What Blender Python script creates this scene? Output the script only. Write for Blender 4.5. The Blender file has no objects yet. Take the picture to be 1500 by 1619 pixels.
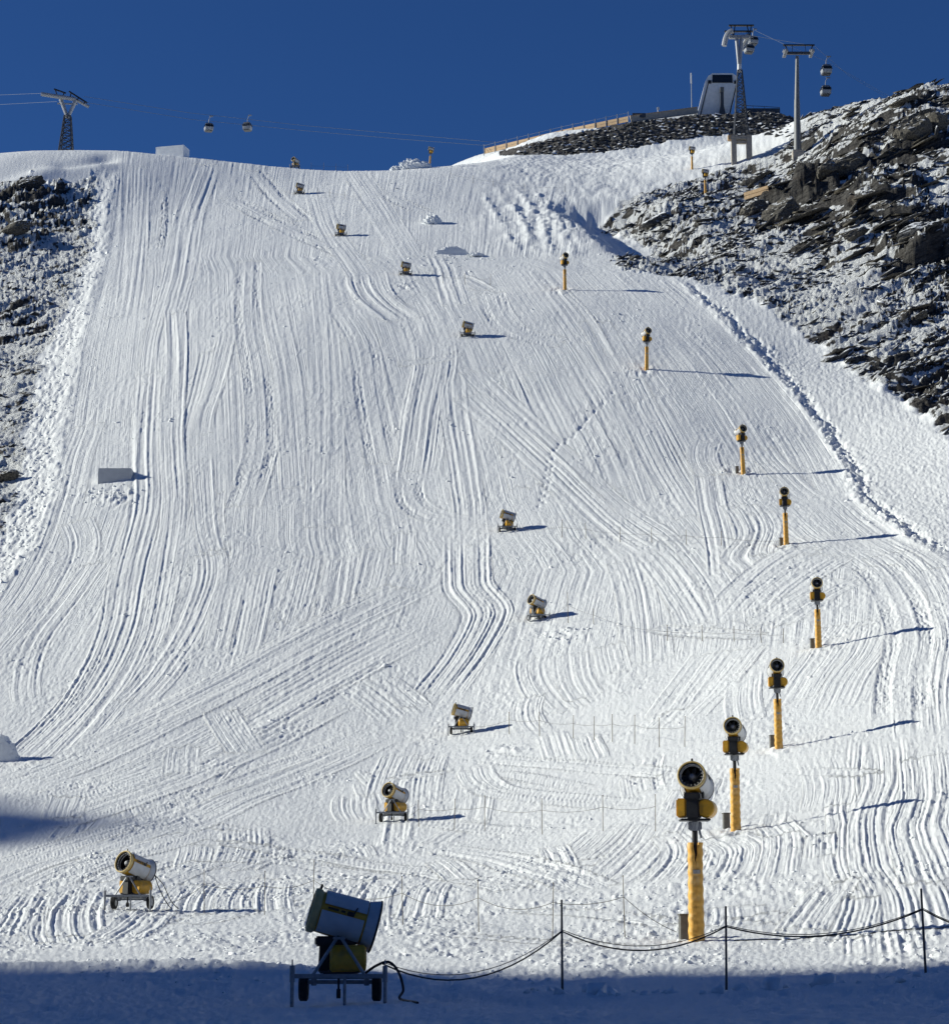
import bpy, bmesh, math, random
import numpy as np
from mathutils import Vector, Matrix, Euler

random.seed(7)
RNG = np.random.default_rng(11)
SC = bpy.context.scene
COL = SC.collection

# ------------------------------------------------------------------ camera, sky, sun, exposure
F_PX, W_PX, H_PX = 3800.0, 1500.0, 1619.0
PITCH = math.radians(10.0)
CAM_Z = 1.65
cam_data = bpy.data.cameras.new('camera')
cam = bpy.data.objects.new('camera', cam_data)
COL.objects.link(cam)
cam.location = (0, 0, CAM_Z)
cam.rotation_euler = (math.radians(90) + PITCH, 0, 0)
cam_data.sensor_fit = 'HORIZONTAL'
cam_data.sensor_width = 36.0
cam_data.lens = 36.0 * F_PX / W_PX
cam_data.clip_start = 0.5
cam_data.clip_end = 6000
SC.camera = cam

SUN_EL = math.radians(24.5)
SUN_AZ = math.radians(7.0)                 # behind the slope, seen from the camera's left
sun_dir = Vector((-math.cos(SUN_AZ) * math.cos(SUN_EL), math.sin(SUN_AZ) * math.cos(SUN_EL), math.sin(SUN_EL)))

world = bpy.data.worlds.new('World')
SC.world = world
world.use_nodes = True
wn = world.node_tree.nodes
wl = world.node_tree.links
wn.clear()
w_out = wn.new('ShaderNodeOutputWorld')
w_bg = wn.new('ShaderNodeBackground')
w_sky = wn.new('ShaderNodeTexSky')
w_sky.sky_type = 'NISHITA'
w_sky.sun_disc = False
w_sky.sun_elevation = SUN_EL
w_sky.sun_rotation = math.radians(-90) + SUN_AZ
w_sky.altitude = 2600
w_sky.air_density = 1.0
w_sky.dust_density = 0.0
w_sky.ozone_density = 10.0
w_bg.inputs['Strength'].default_value = 0.062
w_tint = wn.new('ShaderNodeMix'); w_tint.data_type = 'RGBA'; w_tint.blend_type = 'MULTIPLY'
w_tint.inputs['Factor'].default_value = 1.0; w_tint.inputs['B'].default_value = (0.84, 1.0, 1.16, 1)
wl.new(w_sky.outputs[0], w_tint.inputs['A'])
wl.new(w_tint.outputs['Result'], w_bg.inputs[0])
wl.new(w_bg.outputs[0], w_out.inputs[0])

sun_data = bpy.data.lights.new('sun', 'SUN')
sun_data.energy = 5.0
sun_data.angle = math.radians(0.5)
sun_data.color = (1.0, 0.995, 0.88)
sun = bpy.data.objects.new('sun', sun_data)
COL.objects.link(sun)
sun.location = (-60, 20, 60)
sun.rotation_euler = sun_dir.to_track_quat('Z', 'Y').to_euler()

SC.view_settings.view_transform = 'Standard'
SC.view_settings.look = 'None'
SC.view_settings.exposure = 0.0
SC.view_settings.gamma = 1.0
SC.view_settings.use_curve_mapping = False

# ------------------------------------------------------------------ noise and projection
_g = np.random.default_rng(5).uniform(0, 2 * np.pi, 256)
GX, GY = np.cos(_g).astype(np.float32), np.sin(_g).astype(np.float32)

def _hash(ix, iy, seed):
    h = ix.astype(np.uint32) * np.uint32(374761393) + iy.astype(np.uint32) * np.uint32(668265263) + np.uint32((seed * 2654435761) & 0xffffffff)
    h = (h ^ (h >> np.uint32(13))) * np.uint32(1274126177)
    return ((h ^ (h >> np.uint32(16))) & np.uint32(255)).astype(np.int32)

def perlin(x, y, seed=0):
    x = np.asarray(x, np.float32); y = np.asarray(y, np.float32)
    x, y = np.broadcast_arrays(x, y)
    xf, yf = np.floor(x), np.floor(y)
    ix, iy = xf.astype(np.int32), yf.astype(np.int32)
    fx, fy = x - xf, y - yf
    sx = fx * fx * fx * (fx * (fx * 6 - 15) + 10)
    sy = fy * fy * fy * (fy * (fy * 6 - 15) + 10)
    def gd(dx, dy):
        h = _hash(ix + dx, iy + dy, seed)
        return GX[h] * (fx - dx) + GY[h] * (fy - dy)
    a = gd(0, 0); a = a + sx * (gd(1, 0) - a)
    b = gd(0, 1); b = b + sx * (gd(1, 1) - b)
    return (a + sy * (b - a)) * 1.45

def fbm(x, y, seed=0, oct=3, gain=0.5):
    s, a, f = 0, 1.0, 1.0
    for k in range(oct):
        s = s + a * perlin(x * f, y * f, seed + 17 * k)
        a *= gain; f *= 2.03
    return s

def worley(x, y, seed=0):
    """distance to nearest and second nearest cell point, and the cell's random value"""
    x = np.asarray(x, np.float32); y = np.asarray(y, np.float32)
    xf, yf = np.floor(x), np.floor(y)
    ix, iy = xf.astype(np.int32), yf.astype(np.int32)
    fx, fy = x - xf, y - yf
    d1 = np.full(x.shape, 9, np.float32); d2 = d1.copy(); val = np.zeros(x.shape, np.float32)
    for dx in (-1, 0, 1):
        for dy in (-1, 0, 1):
            h = _hash(ix + dx, iy + dy, seed); h2 = _hash(ix + dx, iy + dy, seed + 91)
            px = dx + (h / 255.0).astype(np.float32) - fx
            py = dy + (h2 / 255.0).astype(np.float32) - fy
            d = px * px + py * py
            near = d < d1
            d2 = np.where(near, d1, np.minimum(d2, d))
            val = np.where(near, ((h * 7 + h2 * 3) & 255) / 255.0, val)
            d1 = np.where(near, d, d1)
    return np.sqrt(d1), np.sqrt(d2), val

def sstep(a, b, x):
    t = np.clip((x - a) / (b - a), 0, 1)
    return t * t * (3 - 2 * t)

CP, SP = math.cos(PITCH), math.sin(PITCH)

def pt(u, v, y):
    """the world point at depth y that lies where the photograph shows (u, v)"""
    r = (u - W_PX / 2) / F_PX; up = (H_PX / 2 - v) / F_PX
    t = y / (CP - up * SP)
    return (r * t, y, CAM_Z + (SP + up * CP) * t)

def project(x, y, z):
    zz = z - CAM_Z
    d = y * CP + zz * SP
    d = np.where(d < 1, 1, d)
    return W_PX / 2 + F_PX * x / d, H_PX / 2 - F_PX * (zz * CP - y * SP) / d

def px_per_m(p):
    return F_PX / (p[1] * CP + (p[2] - CAM_Z) * SP)

# ------------------------------------------------------------------ the broad shape of the mountainside (thin-plate spline)
ctrl = []
def col_pts(u, rows):
    for v, y in rows: ctrl.append(pt(u, v, y))
PROFILE = [(1619, 47), (1590, 57), (1540, 70), (1490, 86), (1445, 106), (1400, 124), (1350, 142), (1298, 160), (1230, 183), (1162, 204),
           (1080, 222), (980, 240), (842, 271), (690, 306), (535, 342), (437, 386), (372, 422), (305, 464), (264, 499)]
col_pts(700, PROFILE)
col_pts(350, [(v, y + (4 if v < 1450 else 0)) for v, y in PROFILE[2:-1]] + [(253, 498)])
col_pts(0, [(1619, 47), (1540, 72), (1445, 110), (1370, 142), (1300, 168), (1230, 192), (1162, 213), (1080, 232), (980, 251), (842, 284),
            (690, 320), (560, 355), (437, 400), (330, 446), (242, 492)])
col_pts(180, [(237, 494), (305, 462), (437, 394), (600, 336)])
col_pts(1010, [(1590, 56), (1490, 83), (1400, 112), (1298, 143), (1162, 184), (980, 228), (842, 262), (690, 300), (535, 340), (450, 374)])
col_pts(1300, [(1540, 66), (1490, 79), (1400, 99), (1315, 121), (1180, 157), (1027, 203), (865, 246), (750, 282), (690, 302)])
col_pts(1500, [(1619, 40), (1540, 60), (1400, 94), (1300, 116), (1180, 147), (1027, 192), (900, 228), (800, 258), (700, 287), (600, 316),
               (500, 345), (400, 375), (300, 406), (200, 440), (137, 464)])
col_pts(1200, [(560, 336), (480, 360)])
col_pts(1100, [(440, 379), (380, 408), (310, 446), (270, 484), (238, 514)])
col_pts(1250, [(560, 338), (440, 380), (350, 421), (280, 458), (250, 474)])
col_pts(1380, [(620, 314), (500, 348), (400, 380), (300, 414), (205, 447)])
col_pts(1410, [(154, 468)])
col_pts(1300, [(177, 496)])
col_pts(1172, [(250, 486)])
for u, v, y in [(770, 258, 506), (900, 262, 507), (900, 247, 536), (826, 246, 528), (968, 237, 539), (1044, 223, 542), (1095, 215, 543), (1145, 210, 544),
                (1196, 213, 543), (1245, 214, 530), (770, 246, 578), (826, 229, 571), (892, 214, 563), (940, 203, 557), (993, 193, 552), (1049, 188, 553), (1105, 180, 555), (1181, 176, 556),
                (1231, 176, 554), (770, 257, 612), (826, 242, 602), (892, 228, 594), (940, 216, 588), (993, 206, 582), (1049, 200, 582), (1105, 192, 584), (930, 335, 446), (960, 400, 402), (1020, 345, 428)]:
    ctrl.append(pt(u, v, y))
# beyond what the photograph shows: the plateau behind the crest, the wings and the flat behind the camera
for u, y, z in [(0, 560, 164), (180, 560, 166), (350, 560, 166), (620, 560, 166), (0, 720, 170), (700, 720, 174), (900, 570, 190), (1100, 580, 194), (1000, 620, 186),
                (1300, 580, 194), (1250, 640, 190), (1480, 500, 176), (1400, 540, 178), (1480, 580, 178), (1480, 720, 172), (1000, 760, 172)]:
    ctrl.append((((u - 750) / F_PX) * (y + 30), y, z))
for x, y, z in [(-40, -60, -0.5), (0, -60, -0.3), (60, -60, 0.6), (0, 0, 0.0), (-30, 0, -0.2), (40, 0, 0.6), (-70, 100, 1.0), (-150, 20, 2), (-200, 200, 12), (-210, 400, 100),
                (-220, 560, 160), (90, 60, 6), (110, 150, 26), (160, 300, 112), (170, 450, 178), (150, 560, 180), (150, 0, 6)]:
    ctrl.append((x, y, z))
ctrl = np.array(ctrl, float)
SCL = 100.0
cx, cy = ctrl[:, 0] / SCL, ctrl[:, 1] / SCL
n_c = len(ctrl)
def _U(r2): return 0.5 * r2 * np.log(np.maximum(r2, 1e-12))
A = np.zeros((n_c + 3, n_c + 3))
A[:n_c, :n_c] = _U((cx[:, None] - cx) ** 2 + (cy[:, None] - cy) ** 2) + np.eye(n_c) * 2e-4
A[:n_c, n_c] = 1; A[:n_c, n_c + 1] = cx; A[:n_c, n_c + 2] = cy
A[n_c:, :n_c] = A[:n_c, n_c:].T
TPS = np.linalg.solve(A, np.concatenate([ctrl[:, 2], [0, 0, 0]]))
def base_z(x, y):
    x = np.asarray(x, float); y = np.asarray(y, float)
    sh = x.shape; X = x.ravel() / SCL; Y = y.ravel() / SCL
    out = np.empty(X.shape)
    for i in range(0, len(X), 60000):
        a, b = X[i:i + 60000], Y[i:i + 60000]
        out[i:i + 60000] = _U((a[:, None] - cx) ** 2 + (b[:, None] - cy) ** 2) @ TPS[:n_c] + TPS[n_c] + TPS[n_c + 1] * a + TPS[n_c + 2] * b
    return out.reshape(sh)

# coarse copy of it for finding where a line of sight meets the ground
LX, LY = np.arange(-170, 171, 2.0), np.arange(20, 640, 2.0)
LZ = base_z(*np.meshgrid(LX, LY))
def lut_z(x, y):
    fx = np.clip((x - LX[0]) / 2.0, 0, len(LX) - 1.001); fy = np.clip((y - LY[0]) / 2.0, 0, len(LY) - 1.001)
    i, j = fx.astype(int), fy.astype(int); a, b = fx - i, fy - j
    return (LZ[j, i] * (1 - a) + LZ[j, i + 1] * a) * (1 - b) + (LZ[j + 1, i] * (1 - a) + LZ[j + 1, i + 1] * a) * b
YS = np.linspace(34, 620, 1800)
def ground_xy(u, v):
    u = np.atleast_1d(np.asarray(u, float)); v = np.atleast_1d(np.asarray(v, float))
    r = (u - W_PX / 2) / F_PX; up = (H_PX / 2 - v) / F_PX
    t = YS[None] / (CP - up * SP)[:, None]
    x = r[:, None] * t; z = CAM_Z + (SP + up * CP)[:, None] * t
    d = z - lut_z(x, np.broadcast_to(YS, x.shape))
    hit = d <= 0
    k = np.where(hit.any(1), hit.argmax(1), np.abs(d).argmin(1))
    k = np.clip(k, 1, len(YS) - 1); ii = np.arange(len(u))
    d0, d1 = d[ii, k - 1], d[ii, k]
    f = np.clip(d0 / np.where(np.abs(d0 - d1) < 1e-9, 1, d0 - d1), 0, 1)
    y = YS[k - 1] + f * (YS[k] - YS[k - 1])
    return r * y / (CP - up * SP), y

# ------------------------------------------------------------------ terrain sheet, finer where it is looked at along the ground
pv, py = np.array(PROFILE)[:, 0], np.array(PROFILE)[:, 1]
vis_y = np.interp(np.arange(1640, 264, -1.7), pv[::-1], py[::-1])
vis_y = vis_y[vis_y > 47.5]
_k = 15
vis_y = np.convolve(np.pad(vis_y, _k // 2, mode='edge'), np.ones(_k) / _k, 'valid')
rows = np.concatenate([np.linspace(-45, 36, 28)[:-1], np.linspace(36, vis_y[0], 60)[:-1], vis_y[vis_y < 498], np.arange(498.5, 585, 0.85), np.linspace(587, 790, 22)])
rows = np.unique(np.round(rows, 4))
fine_c = np.linspace(-0.222, 0.222, 1230)
outer = np.linspace(0, 1, 15)[1:] ** 1.6
cols = np.concatenate([-(0.222 + outer[::-1] * 0.25), fine_c, 0.222 + outer * 0.25])
offs = np.concatenate([-outer[::-1] * 170, np.zeros(len(fine_c)), outer * 170])
NR, NC = len(rows), len(cols)
RY = np.repeat(rows[:, None], NC, 1)
RX = cols[None] * np.maximum(rows[:, None], 14) + offs[None]
BZ = base_z(RX, RY)
U, V = project(RX, RY, BZ)
Uf, Vf = U.astype(np.float32), V.astype(np.float32)
X32, Y32, Z32 = RX.astype(np.float32), RY.astype(np.float32), BZ.astype(np.float32)
PPM = (F_PX / np.maximum(RY * CP + (BZ - CAM_Z) * SP, 8)).astype(np.float32)      # pixels of the photograph per metre

def edge(pts):
    p = np.array(sorted(pts)); return lambda v: np.interp(v, p[:, 0], p[:, 1]).astype(np.float32)
uL = edge([(200, 182), (232, 180), (300, 172), (400, 160), (470, 140), (560, 118), (650, 100), (700, 92), (800, 80), (870, 45), (920, 0), (1100, -120), (1700, -500)])
uLK = edge([(270, 165), (300, 160), (400, 148), (470, 118), (560, 78), (650, 58), (750, 42), (830, 22), (870, -10), (920, -60), (1100, -260), (1700, -700)])
uR = edge([(230, 1020), (330, 990), (380, 990), (405, 985), (430, 1060), (500, 1140), (560, 1200), (650, 1280), (720, 1330), (790, 1368), (850, 1440), (880, 1500), (950, 1620), (1700, 2400)])
uK = edge([(100, 1300), (150, 1262), (180, 1264), (215, 1252), (240, 1218), (255, 1180), (285, 1095), (310, 1000), (328, 935), (345, 1000), (360, 1026),
           (390, 1026), (405, 962), (425, 978), (440, 1090), (480, 1195), (520, 1252), (560, 1305), (600, 1372), (640, 1432), (690, 1500), (760, 1610), (1700, 2600)])
wob = 6 * perlin(X32 / 4, Y32 / 7, 3) + 3 * perlin(X32 / 1.3, Y32 / 2.5, 4)
m_px = 1.0 / PPM
dL = (Uf + wob - uL(Vf)) * m_px            # metres inside the piste from its left rim
dR = (uR(Vf) + wob - Uf) * m_px            # metres inside the piste from its right rim
dK = (Uf + 2.2 * wob - uK(Vf)) * m_px      # metres into the rocks on the right
dLK = (uLK(Vf) + 2 * wob - Uf) * m_px      # metres into the rocks on the left
behind = sstep(560, 600, RY).astype(np.float32)
rock_r = sstep(-1.0, 2.0, dK) * sstep(40, 90, Vf) * (1 - behind)
rock_l = sstep(-0.5, 2.5, dLK) * sstep(284, 298, Vf + 4 * wob + 0.03 * Uf)
# the stone embankment under the station
w_lo = np.interp(Uf, [765, 826, 892, 968, 1044, 1095, 1145, 1196, 1252], [243, 243, 245, 237, 223, 215, 210, 213, 215])
w_hi = np.interp(Uf, [765, 892, 993, 1049, 1105, 1181, 1231, 1260], [244, 213, 192, 187, 179, 175, 175, 180])
wall_m = ((Uf > 790) & (Uf < 1256) & (Vf < w_lo + 1) & (Vf > w_hi - 1) & (RY > 500) & (RY < 575)).astype(np.float32)
piste = sstep(-0.5, 1.5, dL) * sstep(-0.3, 1.0, dR) * (1 - rock_r) * (1 - rock_l)

D = np.zeros_like(X32)
# fall-line combing that follows the run's own edges
sfrac = (Uf - uL(Vf)) / np.maximum(uR(np.minimum(Vf, 900)) - uL(Vf), 200)
lane = sfrac * 62
TA = (lane * 1.6).astype(np.float32); TS = Y32.copy(); TW = (1 - 0.9 * sstep(960, 1120, Vf)) * (1 - sstep(690, 800, Uf) * sstep(325, 285, Vf))
patch = sstep(-0.35, 0.45, fbm(X32 / 9, Y32 / 26, 21, 2))
amp = np.clip(1.3 - PPM / 34, 0.25, 1.2)
comb = 0.030 * perlin(lane * 1.0, Y32 / 70, 31) + 0.050 * perlin(lane * 2.1, Y32 / 60, 32) + 0.042 * perlin(lane * 4.3, Y32 / 45, 33) + 0.036 * perlin(lane * 6.5, Y32 / 28, 34)
D += piste * amp * comb * (0.35 + 0.9 * patch) * 0.85 * (0.25 + 0.75 * TW)

# ---- groomer passes: centre lines over the ground, written over each other in order
def spline(pts, n=10):
    p = np.array(pts, float)
    p = np.vstack([2 * p[0] - p[1], p, 2 * p[-1] - p[-2]])
    out = []
    for i in range(1, len(p) - 2):
        t = np.linspace(0, 1, n, endpoint=False)[:, None]
        a, b, c, d = p[i - 1], p[i], p[i + 1], p[i + 2]
        out.append(0.5 * (2 * b + (c - a) * t + (2 * a - 5 * b + 4 * c - d) * t ** 2 + (3 * b - a - 3 * c + d) * t ** 3))
    return np.vstack(out + [p[-2:-1]])

fine0 = len(outer)
def swath(pts, width, kind='C', k=1.0, seed=0):
    q = spline(pts)
    x, y = ground_xy(q[:, 0], q[:, 1])
    half = width / 2
    r0, r1 = np.searchsorted(rows, [y.min() - half - 2, y.max() + half + 2])
    cc = x / np.maximum(y, 14)
    pad = (half + 1.5) / max(y.min(), 14)
    c0, c1 = np.searchsorted(cols, [cc.min() - pad, cc.max() + pad])
    c0 = max(c0, fine0); c1 = min(c1, fine0 + len(fine_c)); r1 = min(r1, NR)
    if r1 - r0 < 2 or c1 - c0 < 2: return
    xs, ys = X32[r0:r1, c0:c1], Y32[r0:r1, c0:c1]
    best = np.full(xs.shape, 1e9, np.float32); aa = np.zeros_like(best); ss = np.zeros_like(best); ee = np.zeros_like(best)
    run = 0.0
    seg = np.hypot(np.diff(x), np.diff(y)); total = seg.sum()
    for i in range(len(x) - 1):
        L = seg[i]
        if L < 1e-4: continue
        m = half + 1.2
        ra, rb = np.searchsorted(rows[r0:r1], [min(y[i], y[i + 1]) - m, max(y[i], y[i + 1]) + m])
        if rb <= ra: run += L; continue
        ymn = max(min(y[i], y[i + 1]) - m, 14); cs = [(min(x[i], x[i + 1]) - m), (max(x[i], x[i + 1]) + m)]
        lo = min(cs[0] / ymn, cs[0] / (max(y[i], y[i + 1]) + m)); hi = max(cs[1] / ymn, cs[1] / (max(y[i], y[i + 1]) + m))
        ca, cb = np.searchsorted(cols[c0:c1], [lo, hi])
        if cb <= ca: run += L; continue
        dx, dy = (x[i + 1] - x[i]) / L, (y[i + 1] - y[i]) / L
        px_, py_ = xs[ra:rb, ca:cb] - x[i], ys[ra:rb, ca:cb] - y[i]
        t = px_ * dx + py_ * dy
        off = px_ * dy - py_ * dx
        over = np.maximum(np.maximum(-t, t - L), 0)
        d = np.abs(off) + 3 * over
        bb = best[ra:rb, ca:cb]; nb = d < bb
        bb[nb] = d[nb]
        aa[ra:rb, ca:cb][nb] = off[nb]; ss[ra:rb, ca:cb][nb] = (run + np.clip(t, 0, L))[nb]
        run += L
    wt = sstep(half + 0.12, half - 0.12, best)
    fl = min(14.0, total * 0.3)
    fade = sstep(0, fl, ss + 1.5 * perlin(aa * 1.3, aa * 0, seed + 11)) * sstep(0, fl, total - ss + 1.5 * perlin(aa * 1.3, aa * 0, seed + 12))
    ppm = PPM[r0:r1, c0:c1]
    lam = np.clip(4.6 / ppm, 0.16, 0.62)
    A1 = np.clip(0.14 * lam, 0.026, 0.10) * k ** 1.1
    wig = aa + 0.07 * perlin(ss / 7, np.zeros_like(ss), seed + 3)
    n1 = perlin(wig / lam, ss / 60, seed + 1)
    n2 = perlin(wig / (lam * 2.7), ss / 80, seed + 2)
    clod = fbm(xs / 0.30, ys / 0.55, seed + 5, 2)
    if kind == 'C':
        n3 = 1.0 - 2.6 * np.abs(perlin(wig / (lam * 1.9), ss / 60, seed + 4))
        h = A1 * (1.25 * n1 + 0.75 * n2 + 0.85 * np.maximum(n3, -0.4))
        h = h + A1 * 0.5 * clod * sstep(0.0, 0.6, n2 + 0.3 * perlin(ss / 6, aa / 2, seed + 9))
        h = h + A1 * 0.8 * np.exp(-((np.abs(aa) - half + 0.15) / 0.2) ** 2) * (0.6 + 0.7 * clod)
    else:
        belt = np.exp(-((np.abs(aa) - half * 0.62) / (half * 0.27)) ** 6) * (0.25 + 0.9 * sstep(-0.5, 0.5, perlin(ss / 11, aa / 3, seed + 8)))
        h = -0.05 * k * belt + belt * A1 * (0.9 * n1 + 1.9 * clod)
        lip = np.exp(-((np.abs(aa) - half * 0.97) / 0.22) ** 2) + 0.8 * np.exp(-((np.abs(aa) - half * 0.27) / 0.2) ** 2)
        h = h + A1 * 1.1 * lip * (0.7 + 1.0 * clod)
    blk = D[r0:r1, c0:c1]
    w = wt * fade
    D[r0:r1, c0:c1] = blk * (1 - 0.8 * w) + h * w
    on = w > 0.5
    TA[r0:r1, c0:c1][on] = (aa + seed * 1.37)[on]; TS[r0:r1, c0:c1][on] = ss[on]; TW[r0:r1, c0:c1][on] = np.maximum(TW[r0:r1, c0:c1][on], fade[on])

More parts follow.
